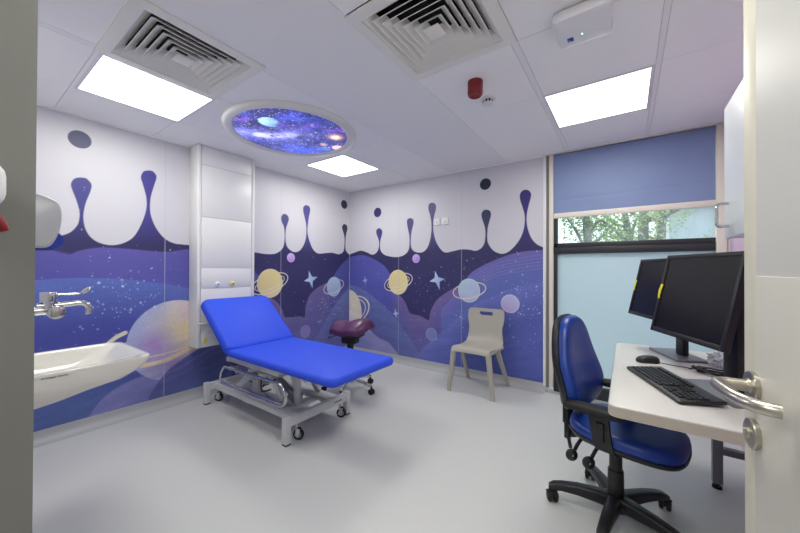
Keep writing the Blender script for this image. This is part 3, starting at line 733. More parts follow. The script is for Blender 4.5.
# ------------------------------------------------------------------ white medical service panel on the left wall
PX, PY0, PY1, PZ = .17, -2.172, -1.61, .500
sp = thing('service_panel', 'tall white medical service panel with round gas outlets behind the couch', 'service panel', (0, -1.9, PZ))
e = MB().bx((.0005, PY0 + .005, PZ), (PX - .02, PY1 - .005, H - .0005))
finish('body', e, M_panelw, sp)
finish('side_post', MB().bx((.001, PY0, PZ), (PX + .004, PY0 + .034, H - .0005), bev=.010, seg=3), M_panelw, sp)
finish('side_post', MB().bx((.001, PY1 - .034, PZ), (PX + .004, PY1, H - .0005), bev=.012, seg=3), M_panelw, sp)
zz = [PZ + .0, .735, 1.05, 1.245, 1.726, 2.216, H - .001]
for a, b in zip(zz, zz[1:]):
    finish('front_panel', MB().bx((PX - .021, PY0 + .037, a + .0012), (PX - .0015, PY1 - .037, b - .0012), bev=.0012), M_panelw, sp)
finish('shelf_ledge', MB().bx((PX - .004, PY0 + .01, .722), (PX + .03, PY0 + .34, .734), bev=.003), M_panelw, sp)
def outlet(y, col, nm, lab):
    f_ = MB().lathe([(.026, 0), (.026, .006), (.022, .012), (.018, .016), (.012, .017)], (PX - .004, y, 1.088), 28, Matrix.Rotation(PI / 2, 4, 'Y'))
    o = finish('gas_outlet', f_, col, sp); o['label'] = lab
    finish('socket_hole', MB().cyl((PX + .010, y, 1.088), (PX + .0145, y, 1.088), .009), M_dgrey, sp, parent=o)
outlet(-1.988, M_wplastic, 'w', 'white round gas outlet'); outlet(-1.843, M_yellowp, 'y', 'yellow round gas outlet')
po = finish('socket_plate', MB().bx((PX - .004, -2.095, .60), (PX + .008, -1.95, .69), bev=.002), M_wplastic, sp)
for yy in (-2.06, -1.985):
    finish('pin_holes', MB().box((PX + .0085, yy, .652), (.002, .005, .010)).box((PX + .0085, yy - .010, .632), (.002, .008, .005)).box((PX + .0085, yy + .010, .632), (.002, .008, .005)), M_dgrey, sp, parent=po)
finish('warning_label', MB().bx((PX - .003, -2.107, .535), (PX - .0005, -2.083, .585)), M_yellow, sp)['label'] = 'small yellow label'
# ------------------------------------------------------------------ examination couch
ct = thing('examination_couch', 'blue padded examination couch with raised backrest on a grey wheeled lift frame', 'couch', (.86, -1.82, 0))
mm = MB().prism(rrect(1.334, -1.848, .637, .328, .06), .060, Matrix.Translation((0, 0, .514)), bev=.024)
mat_ = finish('seat_cushion', mm, M_bluevin, ct, sharp=60)
ang = math.radians(38.6)
BM = Matrix.Translation((.712, -1.848, .515)) @ Matrix.Rotation(ang, 4, 'Y')
mm = MB().prism(rrect(-.318, 0, .318, .328, .06), .098, BM @ Matrix.Translation((0, 0, -.02)), bev=.034)
finish('backrest_cushion', mm, M_bluevin, ct, sharp=60)
mm = MB().bx((.74, -2.10, .490), (1.80, -1.595, .513))
finish('cushion_board', mm, M_dgrey, ct)
mm = MB()
for y in (-2.07, -1.60):
    mm.bx((.60, y - .02, .440), (1.30 if y < -2 else 1.72, y + .02, .483), bev=.003)
for x in (.66, 1.1, 1.55, 1.70): mm.bx((x - .02, -2.05, .443), (x + .02, -1.62, .480))
finish('upper_frame', mm, M_lgrey, ct)
mm = MB()
for y in (-2.05, -1.64):
    mm.box(tuple(BM @ Vector((-.27, y + 1.848, -.045))), (.46, .03, .03), Matrix.Rotation(ang, 3, 'Y'), bev=.003)
mm.box(tuple(BM @ Vector((-.42, 0, -.045))), (.03, .4, .03), Matrix.Rotation(ang, 3, 'Y'))
finish('backrest_frame', mm, M_lgrey, ct)
mm = MB().cyl((.66, -1.95, .36), tuple(BM @ Vector((-.36, -.1, -.06))), .012, n=14).cyl((.66, -1.95, .36), (.57, -1.95, .46), .02, n=16)
finish('gas_strut', mm, M_mgrey, ct)
mm = MB().bx((.588, -2.11, .445), (.640, -2.05, .482), bev=.004); finish('hinge_bracket', mm, M_lgrey, ct)
# base frame
mm = MB()
for x in (.262, 1.447): mm.bx((x - .02, -2.10, .122), (x + .02, -1.54, .188), bev=.004)
for (a, b) in ((-2.06, -1.95), (-1.69, -1.58)):
    mm.bx((.28, a + .0, .155), (1.43, b, .170), bev=.003); mm.bx((.28, a, .132), (1.43, a + .006, .156)); mm.bx((.28, b - .006, .132), (1.43, b, .156))
for x in (.55, 1.25): mm.bx((x - .03, -2.02, .135), (x + .03, -1.62, .165))
finish('base_frame', mm, M_lgrey, ct)
finish('label_plate', MB().bx((1.4672, -1.685, .148), (1.4685, -1.595, .160)), M_dgrey, ct)
for x in (.262, 1.447):
    for y in (-2.118, -1.522):
        o = finish('corner_post', MB().bx((x - .023, y - .023, .010), (x + .023, y + .023, .196), bev=.003), M_lgrey, ct)
        finish('foot_pad', MB().bx((x - .022, y - .022, 0), (x + .022, y + .022, .012)), M_blacksoft, ct, parent=o)
for (x, s) in ((.276, -1), (1.445, 1)):
    for y in (-2.03, -1.60):
        TW = Matrix.Translation((x, y, 0)) @ Matrix.Rotation(math.radians(35), 4, 'Z') @ Matrix.Translation((-x, -y, 0))
        mm = MB().cyl((x, y, .07), (x, y, .13), .010, n=12)
        for k in (-.017, .017): mm.box((x + .008, y + k, .055), (.030, .004, .06), (0, .3, 0))
        o = finish('caster_fork', mm.xf(TW), M_chrome, ct)
        mm = MB().lathe([(.012, -.013), (.032, -.013), (.0385, -.009), (.040, 0), (.0385, .009), (.032, .013), (.012, .013)], (x + .014, y, .040), 26, Matrix.Rotation(PI / 2, 4, 'X'))
        finish('caster_wheel', mm.xf(TW), M_blacksoft, ct, parent=o)
        mm = MB().lathe([(.003, -.0145), (.022, -.0145), (.024, -.012), (.024, .012), (.022, .0145), (.003, .0145)], (x + .014, y, .040), 20, Matrix.Rotation(PI / 2, 4, 'X'))
        finish('wheel_hub', mm.xf(TW), M_mgrey, ct, parent=o)
# scissor lift
for y in (-2.0, -1.66):
    mm = MB()
    for p0, p1 in (((.56, y, .17), (.92, y, .445)), ((1.22, y + .03, .17), (.98, y + .03, .445))):
        a, b = Vector(p0), Vector(p1); mid = (a + b) / 2; l = (b - a).length; an = -math.atan2(b.z - a.z, b.x - a.x)
        mm.box(tuple(mid), (l, .025, .055), Matrix.Rotation(an, 3, 'Y'), bev=.004)
    mm.cyl((.74, y - .02, .285), (.74, y + .05, .285), .014, n=16)
    finish('lift_arm', mm, M_lgrey, ct)
mm = MB().bx((.72, -1.95, .165), (.80, -1.90, .44), bev=.003).bx((.72, -1.99, .34), (1.06, -1.68, .375), bev=.003).bx((.66, -2.0, .08), (.76, -1.93, .12), bev=.004)
finish('lift_mount', mm, M_lgrey, ct)
mm = MB().loft([[(1.16, -1.905, .445), (1.30, -1.905, .445), (1.30, -1.88, .445), (1.16, -1.88, .445)], [(1.235, -1.905, .30), (1.30, -1.905, .30), (1.30, -1.88, .30), (1.235, -1.88, .30)], [(1.25, -1.905, .17), (1.30, -1.905, .17), (1.30, -1.88, .17), (1.25, -1.88, .17)]])
finish('support_column', mm, M_lgrey, ct)
mm = MB().cyl((1.20, -1.86, .20), (.86, -1.83, .32), .028, n=18).cyl((.86, -1.83, .32), (.78, -1.83, .345), .016, n=16).box((1.20, -1.86, .21), (.11, .075, .09), (0, .3, 0), bev=.012)
finish('lift_motor', mm, M_mgrey, ct)
mm = MB().box((.53, -1.80, .225), (.16, .16, .08), bev=.014); finish('control_box', mm, M_dgrey, ct)
mm = MB().tube(spline([(1.0, -2.0, .22), (1.1, -2.02, .215), (1.2, -2.0, .2), (1.26, -1.98, .19)], 6), .008, 10).lathe([(.012, -.01), (.022, -.008), (.022, .008), (.012, .01)], (1.22, -2.03, .185), 18, Matrix.Rotation(PI / 2, 4, 'X'))
finish('foot_lever', mm, M_mgrey, ct)
mm = MB().tube(spline([(.98, -1.98, .36), (1.06, -2.0, .33), (1.12, -1.99, .36)], 6), .007, 8).tube(spline([(.88, -1.96, .3), (.95, -2.0, .235), (1.02, -1.96, .25)], 6), .006, 8)
finish('cables', mm, M_blacksoft, ct)
# folded side rail, near side
ry = -2.165
loop = spline([(.70, ry, .425), (.66, ry, .415), (.625, ry, .38), (.605, ry, .335), (.608, ry, .30), (.63, ry, .283), (.70, ry, .281), (1.0, ry, .281), (1.38, ry, .284), (1.44, ry, .288), (1.485, ry, .305), (1.50, ry, .35), (1.485, ry, .40), (1.45, ry, .432), (1.38, ry, .438), (1.0, ry, .432)], 6, closed=True)
mm = MB().tube(loop, .0095, 12, closed=True).tube([(.64, ry, .30), (1.46, ry, .304)], .007, 10)
sr = finish('side_rail', mm, M_chrome, ct)
for x in (.76, 1.02):
    mm = MB().cyl((x, -2.09, .415), (x, ry + .002, .427), .016, n=16).box((x, -2.10, .40), (.05, .03, .05), bev=.006).lathe([(.011, -.008), (.02, -.006), (.02, .006), (.011, .008)], (x + .03, -2.125, .40), 16, Matrix.Rotation(PI / 2, 4, 'X'))
    finish('rail_clamp', mm, M_mgrey, ct, parent=sr)

# ------------------------------------------------------------------ saddle stool
ss = thing('saddle_stool', 'purple saddle stool with chrome wheeled base behind the blue couch', 'stool', (1.085, -1.10, 0), math.radians(14))
keys = [(-.232, .585, .015, .010), (-.228, .610, .05, .03), (-.215, .645, .075, .05), (-.19, .682, .10, .075), (-.15, .706, .12, .085), (-.10, .708, .135, .09), (-.05, .702, .15, .09), (.0, .706, .170, .09), (.06, .726, .190, .095), (.12, .738, .205, .10), (.17, .740, .195, .105), (.205, .724, .150, .075), (.228, .695, .09, .045), (.238, .668, .02, .012)]
kp = spline([(k[0], k[1], k[2]) for k in keys], 3); kd = spline([(k[0], k[3], 0) for k in keys], 3)
rings = []
for p, d in zip(kp, kd):
    r_ = []
    w, dr, zt = max(p.z, .012), max(d.y, .008), p.y
    for k in range(20):     # top, near side to far side
        t = -1 + 2 * k / 19; r_.append((p.x, t * w, zt - dr * abs(t) ** 2.2))
    for k in range(20):     # underside
        t = 1 - 2 * k / 19; r_.append((p.x, t * w * .9, zt - dr * (abs(t) ** 2.2) - min(.085, dr * .9) * (1 - .45 * abs(t))))
    rings.append(r_)
finish('saddle_seat', MB().loft(rings), M_purple, ss, world=False, sharp=70)
finish('seat_mechanism', MB().box((.02, 0, .575), (.22, .16, .06), bev=.015).box((.0, 0, .515), (.16, .12, .08), bev=.02).cyl((0, 0, .40), (0, 0, .54), .034, n=20), M_bplastic, ss, world=False)
finish('tilt_lever', MB().tube(spline([(-.02, -.06, .57), (-.08, -.12, .575), (-.15, -.15, .555)], 5), .007, 8).ball((-.15, -.15, .555), .012, (1.8, 1, 1)), M_bplastic, ss, world=False)
finish('gas_column', MB().cyl((0, 0, .10), (0, 0, .34), .026, n=20).cyl((0, 0, .34), (0, 0, .42), .014, n=18), M_chrome, ss, world=False)
finish('base_hub', MB().lathe([(.02, .075), (.042, .08), (.045, .13), (.03, .15)], n=24), M_chrome, ss, world=False)
mm = MB().tube([(.20 * math.cos(2 * PI * k / 40), .20 * math.sin(2 * PI * k / 40), .175) for k in range(40)], .010, 10, closed=True)
for k in range(3):
    a = 2 * PI * k / 3 + .5; mm.cyl((.02 * math.cos(a), .02 * math.sin(a), .16), (.20 * math.cos(a), .20 * math.sin(a), .175), .007, n=10)
finish('foot_ring', mm, M_chrome, ss, world=False)
for k in range(5):
    a = math.radians(-8 + 72 * k); ca, sa = math.cos(a), math.sin(a)
    mm = MB().tube(spline([(.03 * ca, .03 * sa, .115), (.14 * ca, .14 * sa, .105), (.24 * ca, .24 * sa, .088), (.262 * ca, .262 * sa, .078)], 4), [.017] * 9 + [.013] * 4, 12)
    o = finish('leg', mm, M_chrome, ss, world=False)
    mm = MB()
    for q_ in (-.014, .014):
        mm.lathe([(.006, -.009), (.024, -.009), (.028, -.005), (.028, .005), (.024, .009), (.006, .009)], (.262 * ca - q_ * sa, .262 * sa + q_ * ca, .028), 20, Matrix.Rotation(a, 4, 'Z') @ Matrix.Rotation(PI / 2, 4, 'X'))
    mm.cyl((.262 * ca, .262 * sa, .03), (.262 * ca, .262 * sa, .08), .009, n=10)
    finish('caster', mm, M_blacksoft, ss, world=False, parent=o)

# ------------------------------------------------------------------ visitor chair
vc = thing('plastic_chair', 'warm grey one-piece plastic chair against the mural, with a slot in its back', 'chair', (2.150, -.285, 0))
prof = [(-.252, .418), (-.250, .440), (-.238, .453), (-.21, .458), (-.12, .448), (-.02, .440), (.07, .437), (.125, .444), (.160, .466), (.180, .505), (.192, .56), (.199, .61), (.205, .66), (.211, .71), (.2145, .736), (.2185, .774), (.221, .795), (.222, .810)]
hw = [.190, .193, .195, .197, .198, .200, .201, .201, .200, .194, .186, .184, .196, .203, .203, .201, .195, .178]
cols = [-1, -.93, -.8, -.6, -.37, -.37 + .18, 0, .18, .36, .6, .8, .93, 1]
mb = MB(); V = []
for (y, z), w in zip(prof, hw):
    row = []
    for c in cols:
        back = max(0, min(1, (z - .47) / .1))
        curl = (abs(c) ** 3) * (.010 * (1 - back)); cy = -(abs(c) ** 2) * .018 * back
        row.append(mb.bm.verts.new((c * w, y + cy, z - curl)))
    V.append(row)
for j in range(len(prof) - 1):
    for i in range(len(cols) - 1):
        if abs(prof[j][1] - .736) < 1e-6 and 4 <= i <= 7: continue
        mb.bm.faces.new((V[j][i], V[j][i + 1], V[j + 1][i + 1], V[j + 1][i]))
bmesh.ops.recalc_face_normals(mb.bm, faces=mb.bm.faces[:])
bmesh.ops.solidify(mb.bm, geom=mb.bm.faces[:], thickness=.012)
# rolled seat rim, joins the legs
mb.box((0, -.232, .428), (.36, .026, .040), bev=.010)
for s in (-1, 1): mb.box((s * .196, -.04, .424), (.024, .36, .034), (0, 0, s * -.06), bev=.010)
mb.box((0, .135, .424), (.37, .026, .034), bev=.010)
finish('seat_shell', mb, M_chairgrey, vc, world=False, sharp=40)
for sx in (-1, 1):
    for sy in (-1, 1):
        top = Vector((sx * (.178 if sy < 0 else .192), -.232 if sy < 0 else -.02, .432)); bot = Vector((sx * .230, sy * .243, .0))
        rings = []
        for t in (0, .1, .5, .97, 1):
            c = top.lerp(bot, t); h = .026 * (1 - t) + .0175 * t; g = .022 * (1 - t) + .0165 * t
            rings.append([(c.x + a, c.y + b, c.z) for a, b in rrect(0, 0, h, g, .009, 3)])
        finish('leg', MB().loft(rings), M_chairgrey, vc, world=False)

# ------------------------------------------------------------------ blue office chair
oc = thing('office_chair', 'navy blue high-backed office chair with black arms and five-star base at the desk', 'chair', (3.365, -1.57, 0))
RU = Matrix.Translation((0, 0, .034)) @ Matrix.Rotation(math.radians(-13), 4, 'Z')
def pad(outline_fn, n, levels):
    """levels: (scale, offset) list of concentric rings"""
    return [[outline_fn(2 * PI * k / n, s, h) for k in range(n)] for s, h in levels]
def seat_out(a, s, h):
    c, q = math.cos(a), math.sin(a); e = 2 / 3.0
    x = math.copysign(abs(c) ** e, c) * .235 * s; y = math.copysign(abs(q) ** e, q) * .228 * s
    y *= 1 - .10 * max(0, -x / .245)
    dip = -.022 * max(0, (x - .06) / .18) ** 2 if x > .06 else 0
    return Vector((x + .045, y, h + dip))
seat = MB().loft(pad(seat_out, 56, [(.93, .398), (.98, .405), (1.0, .425), (.985, .445), (.94, .458), (.82, .463), (.5, .457), (.15, .454)])).xf(RU)
finish('seat', seat, M_navyvin, oc, world=False, sharp=70)
shell = MB().loft(pad(seat_out, 56, [(.55, .368), (.85, .375), (.97, .388), (1.005, .400), (1.005, .410), (.93, .412)])).xf(RU)
finish('seat_shell', shell, M_bplastic, oc, world=False, sharp=50)
def back_half(z):
    t = (z - .50) / .50
    pts = [(0, .10), (.05, .165), (.15, .205), (.30, .218), (.5, .200), (.7, .168), (.85, .130), (.95, .085), (1.0, .02)]
    return float(np.interp(t, [p[0] for p in pts], [p[1] for p in pts]))
BO = []
prb = [(0, .09), (.02, .135), (.07, .18), (.16, .208), (.30, .220), (.48, .208), (.66, .180), (.80, .152), (.90, .122), (.965, .082), (.995, .035)]
sp_ = spline([(w, t, 0) for t, w in prb], 4)
BO = [(p.x, .520 + .475 * p.y) for p in sp_] + [(-p.x, .520 + .475 * p.y) for p in reversed(sp_)]
def back_y(y, z):     # local x (depth) of the back surface: curved round the body, lumbar bulge
    return -.138 - .10 * (z - .5) + .55 * y * y * .6 + .03 * math.exp(-((z - .62) / .12) ** 2)
def backpad(levels):
    rs = []
    for s, h in levels:
        r_ = []
        for y, z in BO:
            zc = .735; yy, z2 = y * s, zc + (z - zc) * (s ** .8)
            r_.append((back_y(yy, z2) + h, yy, z2 - .036))
        rs.append(r_)
    return rs
bp = MB().loft(backpad([(.98, -.052), (1.0, -.036), (.995, -.016), (.96, -.004), (.88, .001), (.6, .0), (.3, -.002), (.08, -.003)])).xf(RU)
finish('backrest', bp, M_navyvin, oc, world=False, sharp=70)
bs = MB().loft(backpad([(.2, -.095), (.7, -.094), (.93, -.086), (1.01, -.066), (1.02, -.048), (.97, -.044)])).xf(RU)
finish('backrest_shell', bs, M_bplastic, oc, world=False, sharp=50)
mm = MB()
for k in range(9): mm.lathe([(.020, 0), (.029, .006), (.020, .012)], (-.226, 0, .360 + .0115 * k), 20)
finish('bellows', mm.xf(RU), M_blacksoft, oc, world=False)
mm = MB().box((-.226, 0, .43), (.016, .05, .22), bev=.004).box((-.226, 0, .325), (.03, .05, .09), bev=.008).tube(spline([(-.226, 0, .33), (-.21, 0, .305), (-.16, 0, .325), (-.05, 0, .35)], 5), .016, 10).box((-.222, .0, .27), (.018, .012, .09), (0, -.2, 0), bev=.004)
finish('back_stem', mm.xf(RU), M_bplastic, oc, world=False)
finish('tilt_mechanism', MB().box((0, 0, .352), (.24, .20, .04), bev=.012).xf(RU), M_bplastic, oc, world=False)
for k, (y0, x0) in enumerate(((-.03, -.145), (-.04, -.062))):
    a, b, c = Vector((x0 + .03, y0 + .05, .345)), Vector((x0 + .0, y0 - .02, .315)), Vector((x0 - .02, y0 - .065, .258))
    mm = MB().tube(spline([a, b, c], 5), .009, 10).ball(tuple(c + Vector((-.006, -.006, -.012))), .036, (.80, .5, 1.0), Euler((.25, .1, .5)).to_matrix().to_4x4())
    o = finish('adjustment_lever', mm.xf(RU), M_bplastic, oc, world=False)
    q0 = c + Vector((-.004, -.0205, -.010))
    gm = MB().tube([q0 + Vector((.011 * math.cos(t), 0, .013 * math.sin(t))) for t in np.linspace(.2, 2.4, 8)], .0018, 6)
    gm.cyl(q0 + Vector((-.008, 0, .009)), q0 + Vector((-.002, 0, -.014)), .0018, n=6).cyl(q0 + Vector((.011, 0, .003)), q0 + Vector((.004, 0, -.004)), .0018, n=6)
    finish('arrow_mark', gm.xf(RU), M_lgrey, oc, world=False, parent=o)
for s in (-1, 1):
    mm = MB()
    pts = spline([(.03, s * .14, .372), (.03, s * .19, .372), (.015, s * .225, .395), (.0, s * .232, .48), (-.008, s * .232, .545)], 5)
    rings = []
    for i, p in enumerate(pts):
        t = i / (len(pts) - 1); hwid = .035 + .006 * t
        nrm = Vector((0, 0, 1)).lerp(Vector((0, s, 0)), min(1, t * 1.8)).normalized()
        rings.append([p + Vector((a * hwid, 0, 0)) + nrm * b for a, b in ((-1, -.009), (1, -.009), (1, .009), (-1, .009))])
    mm.loft(rings)
    mm.box((.0, s * .246, .475), (.035, .012, .085), bev=.004)
    o = finish('armrest_post', mm.xf(RU), M_bplastic, oc, world=False)
    prm = [(-.150, .016), (-.14, .028), (-.08, .040), (.02, .046), (.06, .045), (.092, .034), (.104, .016)]
    ol = [(x, s * .232 + w) for x, w in prm] [::-1] + [(x, s * .232 - w) for x, w in prm]
    mm = MB().prism([(v.x, v.y) for v in spline([(a, b, 0) for a, b in ol], 3, closed=True)], .032, Matrix.Translation((-.005, 0, .549)) @ Matrix.Rotation(-.04, 4, 'Y'), bev=.011)
    finish('armrest_pad', mm.xf(RU), M_blacksoft, oc, world=False, sharp=50, parent=o)
finish('gas_column', MB().cyl((0, 0, .09), (0, 0, .245), .036, .034, n=28, bev=.003).cyl((0, 0, .245), (0, 0, .375), .028, n=24), M_bplastic, oc, world=False)
finish('base_hub', MB().lathe([(.035, .055), (.062, .06), (.060, .105), (.040, .118)], n=30), M_bplastic, oc, world=False)
for k in range(5):
    a = math.radians(45 + 72 * k); M_ = Matrix.Rotation(a, 4, 'Z')
    rings = []
    for x, z, w, h in ((.03, .088, .034, .034), (.09, .092, .030, .030), (.17, .094, .026, .025), (.245, .088, .023, .020), (.285, .078, .022, .018), (.306, .069, .016, .012)):
        rings.append([M_ @ Vector((x, b, z + c)) for b, c in rrect(0, 0, w, h, min(w, h) * .5, 3)])
    o = finish('base_leg', MB().loft(rings), M_bplastic, oc, world=False)
    cx = .292; tw = [.6, -.5, 1.9, .2, -1.1][k]
    MT = M_ @ Matrix.Translation((cx, 0, 0)) @ Matrix.Rotation(tw, 4, 'Z')
    mm = MB()
    for q_ in (-.015, .015):
        mm.lathe([(.006, -.0095), (.022, -.0095), (.0265, -.006), (.0275, 0), (.0265, .006), (.022, .0095), (.006, .0095)], (.012, q_, .0275), 24, Matrix.Rotation(PI / 2, 4, 'X'))
    mm.box((.008, 0, .040), (.036, .008, .036), bev=.003).cyl((0, 0, .04), (0, 0, .075), .009, n=12)
    # hood
    for q_ in (-.0145, .0145):
        mm.surf(lambda u, v, q_=q_: Vector((.012 + .0300 * math.cos(.3 + 2.5 * u), q_ + (v - .5) * .022, .0275 + .0300 * math.sin(.3 + 2.5 * u))), 12, 2)
    finish('caster', mm.xf(MT), M_blacksoft, oc, world=False, parent=o)

# ------------------------------------------------------------------ desk and what is on it
DT = .735
dk = thing('desk', 'pale office desk with a rounded front corner and grey metal legs by the window', 'desk', (3.72, -1.44, 0))
x0, x1, y0, y1 = 3.352, XR - .004, -2.07, -.79
ol = [(x1, y0), (x1, y1)] + [(x0 + .05 + .05 * math.cos(a), y1 - .05 + .05 * math.sin(a)) for a in np.linspace(PI / 2, PI, 8)] + [(x0 + .035 + .035 * math.cos(a), y0 + .035 + .035 * math.sin(a)) for a in np.linspace(PI, 1.5 * PI, 10)]
ol = ol
finish('desktop', MB().prism(ol, .044, Matrix.Translation((0, 0, DT - .044)), bev=.004), [M_desk], dk, sharp=25)
r_ = []
ed = MB()
band = [(x1, y1)] + ol[2:] + [(x1, y0)]
def off(P, k):
    out = []
    for i in range(len(P)):
        a, b = Vector(P[max(i - 1, 0)]), Vector(P[min(i + 1, len(P) - 1)]); t = (b - a).normalized(); out.append((P[i][0] + t.y * k * -1, P[i][1] + t.x * k))
    return out
bo = off(band, -.0012)
ed.loft([[(p[0], p[1], z) for p in bo] for z in (DT - .039, DT - .005)], False, False, closed=False)
finish('edge_band', ed, M_deskedge, dk)
for (lx, ly) in ((3.833, -.965), (4.03, -.965), (3.833, -1.96), (4.03, -1.96)):
    o = finish('leg', MB().bx((lx - .022, ly - .022, .03), (lx + .022, ly + .022, DT - .04), bev=.002), M_dgrey, dk)
    finish('levelling_foot', MB().cyl((lx, ly, .0), (lx, ly, .012), .022, n=20).cyl((lx, ly, .01), (lx, ly, .034), .007, n=12), M_blacksoft, dk, parent=o)
for ly in (-.965, -1.96):
    finish('cross_rail', MB().bx((3.855, ly - .018, .20), (4.008, ly + .018, .235)), M_dgrey, dk)
    if ly > -1.5: finish('top_rail', MB().bx((3.5, ly - .015, DT - .075), (4.05, ly + .015, DT - .041)), M_dgrey, dk)

PW, PH = .425, .362
def monitor(label, c, rz, zc, stx):
    """c: where the middle of the screen stands; local -y faces the viewer"""
    t = thing('monitor', label, 'monitor', (c[0], c[1], DT), rz, 'monitors on the desk')
    TM = Matrix.Translation((0, 0, zc - DT)) @ Matrix.Rotation(math.radians(-12), 4, 'X')
    e = MB(); b = .016
    for lo, hi in (((-PW / 2, -PH / 2), (-PW / 2 + b, PH / 2)), ((PW / 2 - b, -PH / 2), (PW / 2, PH / 2)), ((-PW / 2 + b, PH / 2 - b), (PW / 2 - b, PH / 2)), ((-PW / 2 + b, -PH / 2), (PW / 2 - b, -PH / 2 + b + .004))):
        e.bx((lo[0], -.004, lo[1]), (hi[0], .022, hi[1]), bev=.0015)
    fr_ = finish('bezel', e.xf(TM), M_bplastic, t, world=False)
    finish('screen', MB().bx((-PW / 2 + b, .0, -PH / 2 + b), (PW / 2 - b, .006, PH / 2 - b)).xf(TM), M_screen, t, world=False)
    e = MB().loft([[(x, y, z) for x, z in rrect(0, 0, w, h, .012, 3)] for y, w, h in ((.012, PW / 2 - .004, PH / 2 - .004), (.024, PW / 2 - .012, PH / 2 - .012), (.046, .13, .11), (.056, .11, .09))])
    finish('back_cover', e.xf(TM), M_bplastic, t, world=False, sharp=30)
    finish('stand_column', MB().bx((-.035 + stx, .135, .012), (.035 + stx, .165, zc - DT + .03), bev=.004), M_dgrey if stx else M_bplastic, t, world=False)
    finish('tilt_joint', MB().box((stx, .095, zc - DT), (.09, .12, .09), bev=.01), M_bplastic, t, world=False)
    finish('base_plate', MB().prism(rrect(stx - .02, .135, .150, .080, .012), .012, bev=.002), M_dgrey, t, world=False)
    tp = MB(); z0 = -.008
    for k, (dx, w, h) in enumerate(((.004, .018, .030), (.001, .018, .022), (.002, .012, .022))):
        tp.box((-PW / 2 + .006 + dx, -.0048, z0 + .035 - k * .021), (w, .0016, h), (0, .2 - .25 * k, 0), bev=.0005)
    finish('tape', tp.xf(TM), M_yellow, t, world=False)['label'] = 'torn yellow tape on the bezel edge'
    return t
monitor('black monitor nearer the door, its screen in full view', (3.630, -1.745), math.radians(-64.8), 1.135, 0)
monitor('black monitor nearer the window, half hidden by the other', (3.538, -1.085), math.radians(-67.3), 1.134, 0.0)

kb = thing('keyboard', 'black keyboard lying at an angle on the desk', 'keyboard', (3.562, -1.680, DT), math.radians(-69))
KL, KW = .455, .155
e = MB().loft([[(x, y, z0 + (y + KW / 2) * .07) for x, y in rrect(0, 0, KL / 2 - i, KW / 2 - i, .008, 3)] for i, z0 in ((.003, .002), (0, .006), (0, .012), (.003, .0145))])
finish('case', e, M_bplastic, kb, world=False)
kz = lambda y: .0145 + (y + KW / 2) * .07
keyshape = {}
def key(x, y, w):
    k = round(w, 4)
    if k not in keyshape:
        m_ = MB().loft([[(a, b, z) for a, b in rrect(0, 0, w / 2 - i, .0078 - i, .002, 2)] for i, z in ((.0005, 0), (0, .003), (.0016, .0072))])
        o_ = finish('key', m_, M_key, kb, world=False); keyshape[k] = o_
    else:
        o_ = keyshape[k].copy(); COL.objects.link(o_)
    o_.location = (x, y, kz(y) - .001); o_.rotation_euler = (.07, 0, 0)
nk = 0
for r in range(5):
    y = -.052 + r * .0185
    x = -KL / 2 + .02
    row = [[.024, .024, .024, .105, .024, .024, .024], [.036] + [.0165] * 10 + [.045], [.030] + [.0165] * 11 + [.032], [.026] + [.0165] * 12 + [.022], [.0165] * 13 + [.034]][r]
    for w in row:
        key(x + w / 2, y, w); x += w + .002
    for c in range(3 if r in (0, 3, 4) else (1 if r == 1 else 0)):
        key(.0875 + c * .0187 + (.0187 if r == 1 else 0), y, .0165)
    for c in range(4 if r else 3): key(.149 + c * .0187, y, .0165)
for k in range(12): key(-KL / 2 + .047 + k * .0205 + (k // 4) * .008, .050, .0172)
ms = thing('computer_mouse', 'black computer mouse on the desk above the keyboard', 'mouse', (3.505, -1.285, DT), math.radians(-160))
e = MB().loft([[(x * sx + ox, y * sy, z) for x, y in rrect(0, 0, .055, .030, .027, 5)] for z, sx, sy, ox in ((.001, .96, .94, 0), (.008, 1, 1, 0), (.018, .97, .96, -.001), (.027, .86, .86, -.004), (.034, .64, .68, -.009), (.0375, .35, .4, -.013))])
finish('body', e, M_bplastic, ms, world=False, sharp=60)
finish('scroll_wheel', MB().lathe([(.003, -.003), (.009, -.0025), (.009, .0025), (.003, .003)], (.03, 0, .026), 18, Matrix.Rotation(PI / 2, 4, 'X')), M_dgrey, ms, world=False)
finish('cord', MB().tube(spline([(3.545, -1.300, DT + .012), (3.60, -1.29, DT + .004), (3.66, -1.30, DT + .004), (3.70, -1.33, DT + .008)], 8), .002, 8), M_bplastic, ms, world=True)
cbn = MB()
R = random.Random(4)
for k in range(5):
    p0 = Vector((3.675 + R.uniform(-.01, .01), -1.345 + R.uniform(-.012, .012), DT + .008 + .004 * k))
    pts = [p0 + Vector((.028 * i + R.uniform(-.008, .008), -.012 * i + .018 * math.sin(i * 1.7 + k * 1.3), .006 * math.sin(i + k) + .004)) for i in range(6)]
    cbn.tube(spline(pts, 5), .0045, 8)
cbn.cyl((3.70, -1.345, DT + .016), (3.728, -1.357, DT + .018), .016, n=14).cyl((3.78, -1.39, DT + .014), (3.806, -1.396, DT + .014), .013, n=14)
tag(finish('cable_bundle', cbn, M_bplastic, loc=(3.73, -1.36, DT)), 'tied bundle of black cable on the desk under the nearer monitor', 'cable')
e = MB(); bmesh.ops.create_icosphere(e.bm, subdivisions=4, radius=1.0)
for v in e.bm.verts:
    n_ = v.co.normalized(); a = mnoise.noise(n_ * 2.2) * .35 + abs(mnoise.noise(n_ * 5.5)) * .45 + abs(mnoise.noise(n_ * 11)) * .15
    v.co = Vector((n_.x * .062, n_.y * .075, n_.z * .048)) * (.75 + a)
lo = min(v.co.z for v in e.bm.verts)
